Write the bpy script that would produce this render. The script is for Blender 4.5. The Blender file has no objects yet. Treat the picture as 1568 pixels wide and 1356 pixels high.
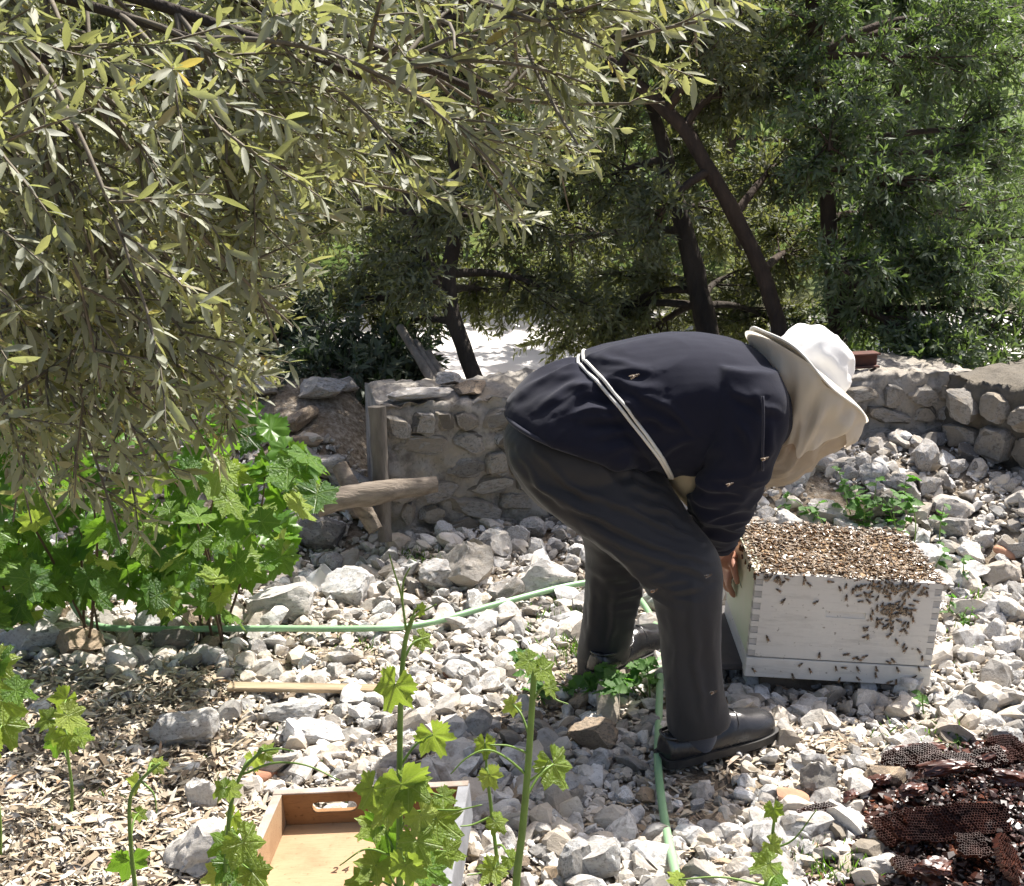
import bpy, bmesh, math, random
import numpy as np
from mathutils import Vector, Matrix, noise

# ------------------------------------------------------------------ camera, world, sun, exposure
SC = bpy.context.scene
COL = SC.collection
PITCH = math.radians(15.4); CAMZ = 1.65; F = 2000.0; CX = 784.0; CY = 678.0
cam_d = bpy.data.cameras.new('camera'); cam = bpy.data.objects.new('camera', cam_d); COL.objects.link(cam)
cam.location = (0, 0, CAMZ); cam.rotation_euler = (math.pi/2 - PITCH, 0, 0)
cam_d.sensor_width = 36; cam_d.lens = F/1568*36; cam_d.clip_end = 2000; cam_d.clip_start = 0.05
SC.camera = cam

SUN_AZ, SUN_EL = math.radians(40), math.radians(58)
world = bpy.data.worlds.new('World'); SC.world = world; world.use_nodes = True
wn = world.node_tree.nodes; wl = world.node_tree.links
sky = wn.new('ShaderNodeTexSky'); sky.sky_type = 'NISHITA'; sky.sun_disc = False
sky.sun_elevation = SUN_EL; sky.sun_rotation = SUN_AZ; sky.dust_density = 4.0; sky.ozone_density = 0.2; sky.air_density = 0.8
wl.new(sky.outputs[0], wn['Background'].inputs[0]); wn['Background'].inputs[1].default_value = 0.095
sd = bpy.data.lights.new('sun', 'SUN'); sun = bpy.data.objects.new('sun', sd); COL.objects.link(sun)
sd.energy = 5.0; sd.angle = math.radians(0.55); sd.color = (1.0, 0.96, 0.90)
sdir = Vector((math.sin(SUN_AZ)*math.cos(SUN_EL), math.cos(SUN_AZ)*math.cos(SUN_EL), math.sin(SUN_EL)))
sun.rotation_euler = sdir.to_track_quat('Z', 'Y').to_euler(); sun.location = sdir*20
SC.view_settings.view_transform = 'Standard'; SC.view_settings.look = 'None'
SC.view_settings.exposure = 1.16; SC.view_settings.gamma = 1.0
SC.render.engine = 'CYCLES'
SC.cycles.use_denoising = True
SC.cycles.max_bounces = 6; SC.cycles.transparent_max_bounces = 8; SC.cycles.diffuse_bounces = 3; SC.cycles.use_adaptive_sampling = True; SC.cycles.adaptive_threshold = 0.02
SC.cycles.sample_clamp_indirect = 6.0

random.seed(7); RNG = np.random.default_rng(11)
U = random.uniform

# ------------------------------------------------------------------ helpers
_f = np.array([0, math.cos(PITCH), -math.sin(PITCH)]); _u = np.array([0, math.sin(PITCH), math.cos(PITCH)])
CAM = np.array([0, 0, CAMZ])
def ray(px, py): return _f + np.array([1., 0, 0])*(px-CX)/F + _u*(CY-py)/F
def P(px, py, Y):
    d = ray(px, py); return CAM + d*(Y/d[1])
def pix(p):
    p = np.asarray(p, float) - CAM
    zc = p @ _f
    return CX + F*p[..., 0]/zc, CY - F*(p @ _u)/zc
def sstep(a, b, x):
    t = np.clip((np.asarray(x, float)-a)/(b-a), 0, 1); return t*t*(3-2*t)

# wall line and terrain
WA = np.array([-0.47, 4.52]); WB = np.array([1.66, 5.04]); WC = np.array([2.45, 4.05])
def wall_y(x): return np.where(x < WB[0], WA[1] + (x-WA[0])*(WB[1]-WA[1])/(WB[0]-WA[0]), WB[1] + (x-WB[0])*(WC[1]-WB[1])/(WC[0]-WB[0]))
def height(x, y):
    x = np.asarray(x, float); y = np.asarray(y, float)
    wy = wall_y(np.clip(x, WA[0], WC[0]))
    d = wy - y
    hx = 0.05 + 0.25*sstep(0.3, 1.0, x)*(1-0.35*sstep(1.5, 2.0, x))
    heap = hx*sstep(1.0, 0.0, d)*sstep(-0.6, -0.2, x)
    heap = np.where(d < -0.12, 0, heap)
    left = 0.42*sstep(4.35, 5.5, y)*sstep(-0.35, -0.75, x)*(1-sstep(6.0, 7.5, y))
    und = 0.012*np.sin(x*3.1+1)*np.cos(y*2.7) + 0.008*np.sin(x*7.3+y*5.1)
    hill = (0.16*np.clip(y-11, 0, 60) + 0.6*sstep(11, 15, y))*(1-0.7*sstep(0.24, 0.36, x/np.maximum(y, 1)))
    return heap + left + und*(1-sstep(5, 6, y)) + hill
def G(px, py, zo=0.0):
    d = ray(px, py); p = CAM.copy(); z = 0.0
    for _ in range(12):
        t = (z + zo - CAMZ)/d[2]; p = CAM + d*t; z = z*0.4 + 0.6*float(height(p[0], p[1]))
    return p

def link(o, parent=None):
    COL.objects.link(o)
    if parent is not None: o.parent = parent
    return o
def tag(o, label=None, cat=None, group=None, kind=None):
    if label: o['label'] = label
    if cat: o['category'] = cat
    if group: o['group'] = group
    if kind: o['kind'] = kind
    return o
def empty(name, loc=(0, 0, 0), label=None, cat=None, group=None):
    o = bpy.data.objects.new(name, None); o.location = loc; o.empty_display_size = 0.05
    link(o); return tag(o, label, cat, group)
def fast_mesh(name, V, Fs, mats=(), midx=None, smooth=True, sharp=None):
    """V (n,3); Fs: list of int arrays (m,k)"""
    V = np.asarray(V, np.float32); me = bpy.data.meshes.new(name)
    Fs = [np.asarray(f, np.int32) for f in (Fs if isinstance(Fs, list) else [Fs]) if len(f)]
    me.vertices.add(len(V)); me.vertices.foreach_set('co', V.ravel())
    lv = np.concatenate([f.ravel() for f in Fs]); tot = np.concatenate([np.full(len(f), f.shape[1], np.int32) for f in Fs])
    me.loops.add(len(lv)); me.loops.foreach_set('vertex_index', lv)
    st = np.concatenate([[0], np.cumsum(tot)[:-1]]).astype(np.int32)
    me.polygons.add(len(tot)); me.polygons.foreach_set('loop_start', st)
    if midx is not None: me.polygons.foreach_set('material_index', np.asarray(midx, np.int32))
    me.update(calc_edges=True); me.validate()
    me.polygons.foreach_set('use_smooth', np.full(len(me.polygons), smooth, bool))
    if sharp is not None: me.set_sharp_from_angle(angle=math.radians(sharp))
    for m in mats: me.materials.append(m)
    return me
def mobj(name, V, Fs, mat, parent=None, smooth=True, midx=None, sharp=None):
    mats = mat if isinstance(mat, (list, tuple)) else [mat]
    return link(bpy.data.objects.new(name, fast_mesh(name, V, Fs, mats, midx, smooth, sharp)), parent)

class MB:
    def __init__(s): s.V = []; s.F = {}; s.n = 0
    def add(s, V, *Fs):
        V = np.asarray(V, float)
        for f in Fs:
            f = np.asarray(f, np.int64)
            if len(f): s.F.setdefault(f.shape[1], []).append(f + s.n)
        s.V.append(V); s.n += len(V); return s
    def data(s): return np.concatenate(s.V), [np.concatenate(v) for v in s.F.values()]
    def build(s, name, mat, parent=None, smooth=True, sharp=None):
        V, Fs = s.data(); return mobj(name, V, Fs, mat, parent, smooth, None, sharp)

def tube(path, rad, sides=6, cap=True):
    path = np.asarray(path, float); n = len(path)
    rad = np.full(n, rad) if np.isscalar(rad) else np.asarray(rad, float)
    T = np.gradient(path, axis=0); T /= np.linalg.norm(T, axis=1)[:, None]+1e-9
    ref = np.array([0., 0, 1]) if abs(T[0][2]) < 0.9 else np.array([1., 0, 0])
    N = []; a = np.cross(T[0], ref); a /= np.linalg.norm(a)
    for t in T:
        a = a - t*(a@t); a /= np.linalg.norm(a)+1e-9; N.append(a)
    N = np.array(N); B = np.cross(T, N)
    th = np.linspace(0, 2*np.pi, sides, endpoint=False)
    V = path[:, None] + rad[:, None, None]*(np.cos(th)[None, :, None]*N[:, None] + np.sin(th)[None, :, None]*B[:, None])
    V = V.reshape(-1, 3)
    i = np.arange(n-1)[:, None]*sides; j = np.arange(sides)[None]; k = (j+1) % sides
    Q = np.stack([i+j, i+k, i+sides+k, i+sides+j], -1).reshape(-1, 4)
    Tc = np.zeros((0, 3), int)
    if cap:
        V = np.concatenate([V, path[:1], path[-1:]])
        c0, c1 = n*sides, n*sides+1; jj = np.arange(sides); kk = (jj+1) % sides; e = (n-1)*sides
        Tc = np.concatenate([np.stack([np.full(sides, c0), kk, jj], 1), np.stack([np.full(sides, c1), e+jj, e+kk], 1)])
    return V, Q, Tc
def spline(pts, n=24):
    """Catmull-Rom through pts"""
    p = np.asarray(pts, float); p = np.concatenate([[2*p[0]-p[1]], p, [2*p[-1]-p[-2]]])
    out = []; m = len(p)-3
    for t in np.linspace(0, m-1e-6, n):
        i = int(t); u = t-i; a, b, c, d = p[i:i+4]
        out.append(0.5*((2*b)+(-a+c)*u+(2*a-5*b+4*c-d)*u*u+(-a+3*b-3*c+d)*u**3))
    return np.array(out)
def box_data(sx, sy, sz, c=(0, 0, 0), bev=0.0):
    bm = bmesh.new(); bmesh.ops.create_cube(bm, size=1.0)
    for v in bm.verts: v.co = Vector((v.co.x*sx, v.co.y*sy, v.co.z*sz))
    if bev > 0: bmesh.ops.bevel(bm, geom=list(bm.edges), offset=bev, segments=1, affect='EDGES')
    bmesh.ops.translate(bm, verts=bm.verts, vec=Vector(c))
    bm.verts.index_update()
    V = np.array([v.co[:] for v in bm.verts]); Q = [[v.index for v in f.verts] for f in bm.faces]; bm.free()
    Fs = []
    for k in sorted({len(q) for q in Q}): Fs.append(np.array([q for q in Q if len(q) == k]))
    return V, Fs
def box(name, size, c, mat, parent=None, bev=0.002):
    V, Fs = box_data(*size, c=c, bev=bev); return mobj(name, V, Fs, mat, parent, smooth=False)
def ico(sub):
    bm = bmesh.new(); bmesh.ops.create_icosphere(bm, subdivisions=sub, radius=1.0)
    bm.verts.index_update()
    V = np.array([v.co[:] for v in bm.verts]); T = np.array([[v.index for v in f.verts] for f in bm.faces]); bm.free(); return V, T
ICO = {k: ico(k) for k in (1, 2, 3, 4)}
def vnoise(V, scale, off=(0, 0, 0)):
    o = Vector(off); return np.array([noise.noise(Vector(v)*scale+o) for v in V])
def rand_unit(n, rng=RNG):
    v = rng.normal(size=(n, 3)); return v/np.linalg.norm(v, axis=1)[:, None]
def inside(poly, x, y):
    x = np.asarray(x); y = np.asarray(y); r = np.zeros(x.shape, bool); n = len(poly)
    for i in range(n):
        x0, y0 = poly[i]; x1, y1 = poly[(i+1) % n]
        c = ((y0 > y) != (y1 > y)) & (x < (x1-x0)*(y-y0)/((y1-y0) if y1 != y0 else 1e-9)+x0)
        r ^= c
    return r
def mat4(d, s, n, loc, sc=1.0):
    M = Matrix.Identity(4)
    for i, c in enumerate((d, s, n)):
        for r in range(3): M[r][i] = float(c[r])*sc
    for r in range(3): M[r][3] = float(loc[r])
    return M

# ------------------------------------------------------------------ materials
class NT:
    def __init__(s, name):
        s.m = bpy.data.materials.new(name); s.m.use_nodes = True; s.t = s.m.node_tree; s.n = s.t.nodes; s.l = s.t.links
        s.n.clear(); s.out = s.n.new('ShaderNodeOutputMaterial')
    def __call__(s, typ, ins=None, **kw):
        nd = s.n.new('ShaderNode'+typ)
        for k, v in kw.items(): setattr(nd, k, v)
        for k, v in (ins or {}).items(): s.set(nd.inputs[k], v)
        return nd
    def set(s, sock, v):
        if isinstance(v, bpy.types.NodeSocket): s.l.new(v, sock)
        elif isinstance(v, bpy.types.Node): s.l.new(v.outputs[0], sock)
        else:
            if isinstance(v, (tuple, list)) and len(v) == 3 and sock.type == 'RGBA': v = (*v, 1)
            sock.default_value = v
    def ramp(s, fac, stops, interp='LINEAR'):
        r = s('ValToRGB', {0: fac}); r.color_ramp.interpolation = interp
        e = r.color_ramp.elements
        while len(e) < len(stops): e.new(0.5)
        for el, (p, c) in zip(e, stops):
            el.position = p; el.color = (*c, 1) if len(c) == 3 else c
        return r.outputs[0]
    def mix(s, f, a, b, mode='MIX'):
        m = s('Mix', data_type='RGBA', blend_type=mode); s.set(m.inputs[0], f); s.set(m.inputs[6], a); s.set(m.inputs[7], b); return m.outputs[2]
    def math(s, op, a, b=0.0):
        m = s('Math', operation=op); s.set(m.inputs[0], a); s.set(m.inputs[1], b); return m.outputs[0]
    def noise(s, co, scale, detail=4, rough=0.55, dist=0.0):
        n = s('TexNoise', {'Vector': co, 'Scale': scale, 'Detail': detail, 'Roughness': rough, 'Distortion': dist}); return n.outputs[0]
    def obj(s): return s('TexCoord').outputs['Object']
    def world(s): return s('NewGeometry').outputs['Position']
    def bump(s, h, strength=0.4, dist=0.01, normal=None):
        b = s('Bump', {'Height': h, 'Strength': strength, 'Distance': dist})
        if normal is not None: s.set(b.inputs['Normal'], normal)
        return b.outputs[0]
    def bsdf(s, col, rough=0.7, normal=None, spec=0.5, **kw):
        p = s('BsdfPrincipled', {'Base Color': col, 'Roughness': rough, 'Specular IOR Level': spec})
        if normal is not None: s.set(p.inputs['Normal'], normal)
        for k, v in kw.items(): s.set(p.inputs[k.replace('_', ' ')], v)
        return p.outputs[0]
    def done(s, sh): s.l.new(sh, s.out.inputs[0]); return s.m
    def rnd(s):
        a = s('NewGeometry').outputs['Random Per Island']; b = s('ObjectInfo').outputs['Random']
        return s.math('FRACT', s.math('ADD', a, b))

def leaf_mat(name, stops, back, rough=0.35, transl=0.35, tcol=None, spec=0.5, seam=None):
    t = NT(name); r = t.rnd()
    top = t.ramp(r, stops); nrm = None
    if seam:      # palmate veins of a vine leaf, in the leaf's own coordinates
        sp = t('SeparateXYZ', {0: t.obj()}); x_ = sp.outputs[0]; y_ = t.math('ABSOLUTE', sp.outputs[1]); m_ = y_
        for a_ in (54, 108):
            dd_ = t.math('ABSOLUTE', t.math('SUBTRACT', t.math('MULTIPLY', x_, math.sin(math.radians(a_))), t.math('MULTIPLY', y_, math.cos(math.radians(a_))))); m_ = t.math('MINIMUM', m_, dd_)
        sv = t.math('ABSOLUTE', t.math('SUBTRACT', t.math('FRACT', t.math('MULTIPLY', t.math('ADD', x_, t.math('MULTIPLY', m_, 0.9)), 6.5)), 0.5))
        vein = t.math('MAXIMUM', t.ramp(m_, [(0.0, (1,)*3), (0.030, (0,)*3)]), t.math('MULTIPLY', t.ramp(sv, [(0.0, (1,)*3), (0.10, (0,)*3)]), 0.45))
        top = t.mix(t.math('MULTIPLY', vein, 0.55), top, seam)
        nrm = t.bump(t.math('ADD', t.math('MULTIPLY', vein, -0.5), t.noise(t.obj(), 9, 3)), 0.5, 0.03)
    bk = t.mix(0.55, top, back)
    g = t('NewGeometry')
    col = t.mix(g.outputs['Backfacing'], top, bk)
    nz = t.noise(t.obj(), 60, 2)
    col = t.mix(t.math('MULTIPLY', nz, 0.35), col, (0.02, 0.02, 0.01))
    p = t.bsdf(col, t.mix(g.outputs['Backfacing'], (rough,)*3, (0.65,)*3), nrm, spec=spec)
    tr = t('BsdfTranslucent', {0: t.mix(0.4, top, tcol) if tcol else top})
    m = t('MixShader', {0: transl, 1: p, 2: tr.outputs[0]})
    return t.done(m.outputs[0])

def rock_mat(name, base, dark, warm, bump=0.6, scale=9.0, moss=None):
    t = NT(name); co = t('TexCoord').outputs['Object']; oi = t('ObjectInfo').outputs['Random']
    off = t('VectorMath', {0: co, 1: t('CombineXYZ', {0: t.math('MULTIPLY', oi, 37.0), 1: t.math('MULTIPLY', oi, 91.0)}).outputs[0]}, operation='ADD').outputs[0]
    rr = t.rnd()
    n1 = t.noise(off, scale, 6, 0.62); n2 = t.noise(off, scale*4.5, 5, 0.65, 0.6); n3 = t.noise(off, scale*0.5, 3)
    vor = t('TexVoronoi', {'Vector': off, 'Scale': scale*3.0}, feature='DISTANCE_TO_EDGE').outputs[0]
    c = t.ramp(n1, [(0.30, dark), (0.50, base), (0.75, tuple(min(0.9, v*1.22) for v in base))])
    c = t.mix(t.ramp(n3, [(0.48, (0, 0, 0)), (0.68, (0.75,)*3)]), c, warm)
    c = t.mix(t.ramp(n2, [(0.30, (0.75,)*3), (0.44, (0, 0, 0))]), c, dark)
    c = t.mix(t.ramp(rr, [(0.25, (0,)*3), (1.0, (0.8,)*3)]), c, warm)
    br = t.ramp(t.math('FRACT', t.math('MULTIPLY', rr, 7.31)), [(0, (0.42,)*3), (0.35, (0.85,)*3), (1, (1.08,)*3)])
    c = t.mix(1.0, c, br, 'MULTIPLY')
    crack = t.ramp(vor, [(0.0, (0.0,)*3), (0.035, (1,)*3)])
    h = t.math('ADD', t.math('MULTIPLY', n2, 0.6), t.math('ADD', n1, t.math('MULTIPLY', crack, 0.10)))
    return t.done(t.bsdf(c, 0.88, t.bump(h, bump*0.5, 0.012), spec=0.25))

M = {}
M['rock'] = rock_mat('limestone', (0.66, 0.655, 0.64), (0.20, 0.19, 0.18), (0.50, 0.45, 0.38), bump=1.0)
M['rock_grey'] = rock_mat('weathered_limestone', (0.46, 0.445, 0.43), (0.13, 0.12, 0.11), (0.36, 0.31, 0.25), bump=1.0)
M['rock_brown'] = rock_mat('brown_stone', (0.34, 0.27, 0.20), (0.11, 0.085, 0.06), (0.40, 0.30, 0.20), bump=1.0)
M['gravel'] = rock_mat('gravel_stone', (0.66, 0.645, 0.62), (0.19, 0.17, 0.15), (0.46, 0.385, 0.29), bump=0.8, scale=26)
M['wallstone'] = rock_mat('wall_stone', (0.38, 0.355, 0.32), (0.13, 0.115, 0.098), (0.33, 0.275, 0.205), bump=1.4, scale=6)
M['brick'] = rock_mat('broken_brick', (0.36, 0.15, 0.085), (0.20, 0.085, 0.05), (0.42, 0.27, 0.18), scale=14)

def ground_mat():
    t = NT('stony_soil'); co = t.world()
    n1 = t.noise(co, 3.0, 6); n2 = t.noise(co, 45, 5, 0.7); n3 = t.noise(co, 160, 3)
    c = t.ramp(n2, [(0.3, (0.09, 0.07, 0.05)), (0.5, (0.24, 0.20, 0.155)), (0.72, (0.46, 0.42, 0.36))])
    c = t.mix(t.ramp(n1, [(0.45, (0,)*3), (0.65, (0.6,)*3)]), c, (0.21, 0.155, 0.10))
    y = t('SeparateXYZ', {0: co}).outputs[1]
    far = t.ramp(t.math('DIVIDE', y, 20.0), [(0.45, (0,)*3), (0.56, (1,)*3)])
    grass = t.ramp(t.noise(co, 1.3, 8, 0.7), [(0.35, (0.035, 0.055, 0.012)), (0.5, (0.075, 0.12, 0.02)), (0.65, (0.16, 0.17, 0.06))])
    c = t.mix(far, c, grass)
    h = t.math('ADD', n2, t.math('MULTIPLY', n3, 0.4))
    return t.done(t.bsdf(c, 0.95, t.bump(h, 0.8, 0.02), spec=0.15))
M['ground'] = ground_mat()
def simple(name, col, rough=0.6, var=None, scale=20, bump=0.15, bdist=0.004, spec=0.4, stretch=(1, 1, 1), **kw):
    t = NT(name); co = t('Mapping', {'Vector': t.obj(), 'Scale': stretch}).outputs[0]
    n = t.noise(co, scale, 5, 0.6); n2 = t.noise(co, scale*5, 4, 0.6)
    c = t.mix(t.ramp(n, [(0.3, (0,)*3), (0.7, (1,)*3)]), col, var or tuple(v*0.75 for v in col))
    h = t.math('ADD', n, t.math('MULTIPLY', n2, 0.5))
    return t.done(t.bsdf(c, rough, t.bump(h, bump, bdist), spec=spec, **kw))
M['road'] = simple('pale_concrete', (0.66, 0.63, 0.60), 0.9, (0.52, 0.49, 0.46), 2.5, 0.3, 0.01, 0.2)
M['mortar'] = rock_mat('wall_mortar', (0.30, 0.275, 0.24), (0.12, 0.105, 0.088), (0.26, 0.22, 0.165), bump=1.4, scale=14)
M['bark'] = simple('olive_bark', (0.07, 0.057, 0.045), 0.9, (0.032, 0.026, 0.021), 14, 0.9, 0.02, 0.2, (1, 1, 0.35))
M['bark_warm'] = simple('olive_bark_warm', (0.085, 0.060, 0.045), 0.9, (0.04, 0.031, 0.025), 14, 0.9, 0.02, 0.2, (1, 1, 0.35))
M['twig'] = simple('olive_twig', (0.16, 0.135, 0.095), 0.8, (0.09, 0.075, 0.055), 40)
M['cane'] = simple('vine_cane', (0.13, 0.085, 0.05), 0.85, (0.07, 0.05, 0.03), 40)
M['driftwood'] = simple('weathered_timber', (0.30, 0.25, 0.20), 0.85, (0.13, 0.105, 0.08), 5, 0.8, 0.01, 0.2, (0.6, 8, 8))
M['pole'] = simple('grey_pole_wood', (0.21, 0.185, 0.155), 0.85, (0.09, 0.078, 0.065), 8, 0.8, 0.01, 0.2, (3, 3, 0.6))
M['strip'] = simple('dry_wood_strip', (0.42, 0.33, 0.22), 0.8, (0.25, 0.18, 0.11), 6, 0.5, 0.006, 0.2, (1, 9, 9))
M['rust'] = simple('rusty_iron', (0.12, 0.045, 0.03), 0.85, (0.06, 0.03, 0.022), 25, 0.5)
t = NT('white_hive_paint'); co = t.obj(); mp = t('Mapping', {'Vector': co, 'Scale': (2.0, 2.0, 14)}).outputs[0]
c = t.mix(t.noise(co, 5, 5), (0.72, 0.69, 0.63), (0.64, 0.60, 0.53))
c = t.mix(t.ramp(t.noise(mp, 4, 5, 0.65), [(0.52, (0,)*3), (0.72, (0.55,)*3)]), c, (0.44, 0.41, 0.36))
c = t.mix(t.ramp(t.noise(co, 60, 3), [(0.66, (0,)*3), (0.72, (0.8,)*3)]), c, (0.25, 0.21, 0.16))
M['paint'] = t.done(t.bsdf(c, 0.55, t.bump(t.math('ADD', t.noise(mp, 12, 4), t.noise(co, 90, 2)), 0.25, 0.003), spec=0.35))
M['paint_joint'] = simple('white_end_grain', (0.52, 0.50, 0.47), 0.7, (0.42, 0.395, 0.36), 40, 0.5)
M['paint_side'] = simple('yellowed_hive_paint', (0.56, 0.62, 0.42), 0.55, (0.68, 0.63, 0.52), 5, 0.25)
M['dark_slot'] = simple('dark_gap', (0.03, 0.028, 0.025), 0.9)
M['frame_wood'] = simple('frame_wood', (0.30, 0.20, 0.10), 0.7, (0.18, 0.11, 0.05), 20)
M['slate'] = simple('dark_slab', (0.055, 0.05, 0.048), 0.6, (0.085, 0.075, 0.07), 12, 0.4)
M['hose'] = None
t = NT('green_hose'); n = t.noise(t.obj(), 6, 3)
M['hose'] = t.done(t.bsdf(t.mix(n, (0.15, 0.32, 0.13), (0.32, 0.47, 0.29)), 0.38, t.bump(t.noise(t.obj(), 90, 2), 0.1, 0.002), spec=0.5))
def wood_mat(name, a, b, dark):
    t = NT(name); co = t('Mapping', {'Vector': t.obj(), 'Scale': (1.5, 14, 14)}).outputs[0]
    n = t.noise(co, 3.0, 5, 0.6, 1.2); n2 = t.noise(t.obj(), 4, 4); n3 = t.noise(co, 22, 3)
    c = t.mix(n, a, b); c = t.mix(t.ramp(n2, [(0.5, (0,)*3), (0.75, (0.5,)*3)]), c, dark)
    c = t.mix(t.ramp(n3, [(0.3, (0.4,)*3), (0.45, (0,)*3)]), c, dark)
    c = t.mix(t.ramp(t.noise(t.obj(), 9, 6, 0.7), [(0.50, (0,)*3), (0.70, (0.6,)*3)]), c, dark); c = t.mix(t.ramp(t.noise(t.obj(), 70, 3), [(0.64, (0,)*3), (0.70, (0.7,)*3)]), c, dark)
    return t.done(t.bsdf(c, 0.7, t.bump(n3, 0.3, 0.003), spec=0.25))
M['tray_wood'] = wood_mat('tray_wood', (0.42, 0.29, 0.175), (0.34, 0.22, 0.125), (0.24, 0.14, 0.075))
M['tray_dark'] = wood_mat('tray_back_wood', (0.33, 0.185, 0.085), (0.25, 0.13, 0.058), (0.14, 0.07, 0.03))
M['tray_edge'] = simple('tray_weathered_edge', (0.42, 0.35, 0.30), 0.8, (0.24, 0.19, 0.15), 18, 0.6)
M['tray_grey'] = simple('tray_grey_paint', (0.25, 0.255, 0.27), 0.8, (0.16, 0.16, 0.165), 14, 0.5)
M['ink'] = simple('stamped_ink', (0.07, 0.035, 0.02), 0.8)

M['olive_front'] = leaf_mat('olive_leaf_front', [(0.0, (0.022, 0.028, 0.016)), (0.22, (0.055, 0.068, 0.032)), (0.42, (0.15, 0.165, 0.060)), (0.7, (0.25, 0.25, 0.095)), (0.88, (0.17, 0.205, 0.075)), (0.97, (0.25, 0.21, 0.05)), (1.0, (0.38, 0.23, 0.03))], (0.50, 0.52, 0.43), 0.18, 0.46, (0.50, 0.53, 0.15), 1.0)
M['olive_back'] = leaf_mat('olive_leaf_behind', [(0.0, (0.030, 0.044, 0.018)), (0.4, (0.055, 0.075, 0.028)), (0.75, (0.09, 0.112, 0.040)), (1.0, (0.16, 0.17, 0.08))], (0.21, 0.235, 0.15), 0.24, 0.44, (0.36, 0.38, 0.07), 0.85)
M['olive_green'] = leaf_mat('olive_leaf_fresh', [(0.0, (0.026, 0.050, 0.018)), (0.5, (0.052, 0.095, 0.032)), (0.85, (0.080, 0.145, 0.042)), (1.0, (0.15, 0.18, 0.09))], (0.20, 0.245, 0.16), 0.24, 0.44, (0.26, 0.38, 0.06), 0.85)
M['shrub_dark'] = leaf_mat('shrub_leaf', [(0.0, (0.02, 0.035, 0.014)), (0.6, (0.04, 0.068, 0.024)), (1.0, (0.08, 0.10, 0.04))], (0.14, 0.16, 0.11), 0.3, 0.25, (0.1, 0.2, 0.03), 0.6)
M['bud'] = leaf_mat('olive_bud', [(0.0, (0.20, 0.23, 0.06)), (1.0, (0.38, 0.38, 0.12))], (0.3, 0.3, 0.1), 0.6, 0.2)
M['vine'] = leaf_mat('vine_leaf', [(0.0, (0.030, 0.095, 0.016)), (0.5, (0.065, 0.165, 0.018)), (1.0, (0.14, 0.26, 0.028))], (0.14, 0.24, 0.07), 0.38, 0.45, (0.32, 0.60, 0.03), 0.4, (0.24, 0.36, 0.08))
M['vine_young'] = leaf_mat('young_vine_leaf', [(0.0, (0.16, 0.26, 0.03)), (0.6, (0.25, 0.36, 0.05)), (1.0, (0.36, 0.44, 0.09))], (0.24, 0.32, 0.09), 0.38, 0.45, (0.50, 0.66, 0.06), 0.4, (0.42, 0.50, 0.16))
M['vine_mass'] = leaf_mat('vine_leaf_mass', [(0.0, (0.045, 0.13, 0.016)), (1.0, (0.12, 0.25, 0.025))], (0.14, 0.24, 0.07), 0.38, 0.45, (0.3, 0.58, 0.03), 0.4)
M['stem'] = simple('green_stem', (0.17, 0.28, 0.05), 0.5, (0.12, 0.19, 0.04), 25, 0.15)
M['weed'] = leaf_mat('weed_leaf', [(0.0, (0.04, 0.13, 0.018)), (1.0, (0.10, 0.26, 0.035))], (0.12, 0.2, 0.07), 0.4, 0.42, (0.2, 0.55, 0.03), 0.4)
def chips_mat():
    t = NT('dry_litter'); r = t.rnd()
    c = t.ramp(r, [(0, (0.10, 0.07, 0.045)), (0.15, (0.30, 0.23, 0.15)), (0.45, (0.50, 0.42, 0.30)), (0.75, (0.62, 0.55, 0.43)), (0.9, (0.68, 0.64, 0.56)), (1, (0.30, 0.17, 0.08))])
    c = t.mix(t.math('MULTIPLY', t.noise(t.obj(), 70, 3), 0.5), c, (0.14, 0.10, 0.07))
    return t.done(t.bsdf(c, 0.7, spec=0.3))
M['chips'] = chips_mat()

# cloth
def cloth(name, a, b, weave=900, rough=0.9, sheen=0.3, folds=None):
    t = NT(name); co = t.obj(); n = t.noise(co, 7, 4); f = t.noise(co, weave, 2); m = t.noise(co, 120, 3)
    c = t.mix(n, a, b); c = t.mix(t.math('MULTIPLY', f, 0.25), c, tuple(v*0.5 for v in a))
    h = t.math('ADD', t.math('MULTIPLY', f, 0.4), t.math('MULTIPLY', m, 0.6))
    return t.done(t.bsdf(c, rough, t.bump(h, 0.25, 0.002), spec=0.2, Sheen_Weight=sheen, Sheen_Roughness=0.5))
M['sweater'] = cloth('navy_knit', (0.0125, 0.0135, 0.026), (0.008, 0.009, 0.018), 700, 0.95, 0.08)
M['trim'] = cloth('sweater_rib', (0.034, 0.035, 0.050), (0.024, 0.025, 0.038), 500, 0.95, 0.12)
M['trousers'] = cloth('charcoal_wool', (0.034, 0.033, 0.035), (0.024, 0.023, 0.025), 1200, 0.55, 0.10)
M['sock'] = cloth('grey_sock', (0.075, 0.08, 0.10), (0.05, 0.055, 0.07), 600)
t = NT('black_leather'); nn = t.noise(t.obj(), 260, 3); n2 = t.noise(t.obj(), 9, 3)
M['leather'] = t.done(t.bsdf(t.mix(n2, (0.010, 0.010, 0.011), (0.028, 0.027, 0.028)), t.ramp(n2, [(0.3, (0.14,)*3), (0.7, (0.30,)*3)]), t.bump(t.math('ADD', nn, t.math('MULTIPLY', n2, 4.0)), 0.18, 0.004), spec=0.6))
M['sole'] = simple('shoe_sole', (0.02, 0.019, 0.018), 0.6, (0.05, 0.045, 0.04), 40)
t = NT('white_hat_cotton'); nn = t.noise(t.obj(), 400, 2)
M['hat'] = t.done(t.bsdf((0.80, 0.79, 0.77), 0.85, t.bump(nn, 0.15, 0.002), spec=0.2))
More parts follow.
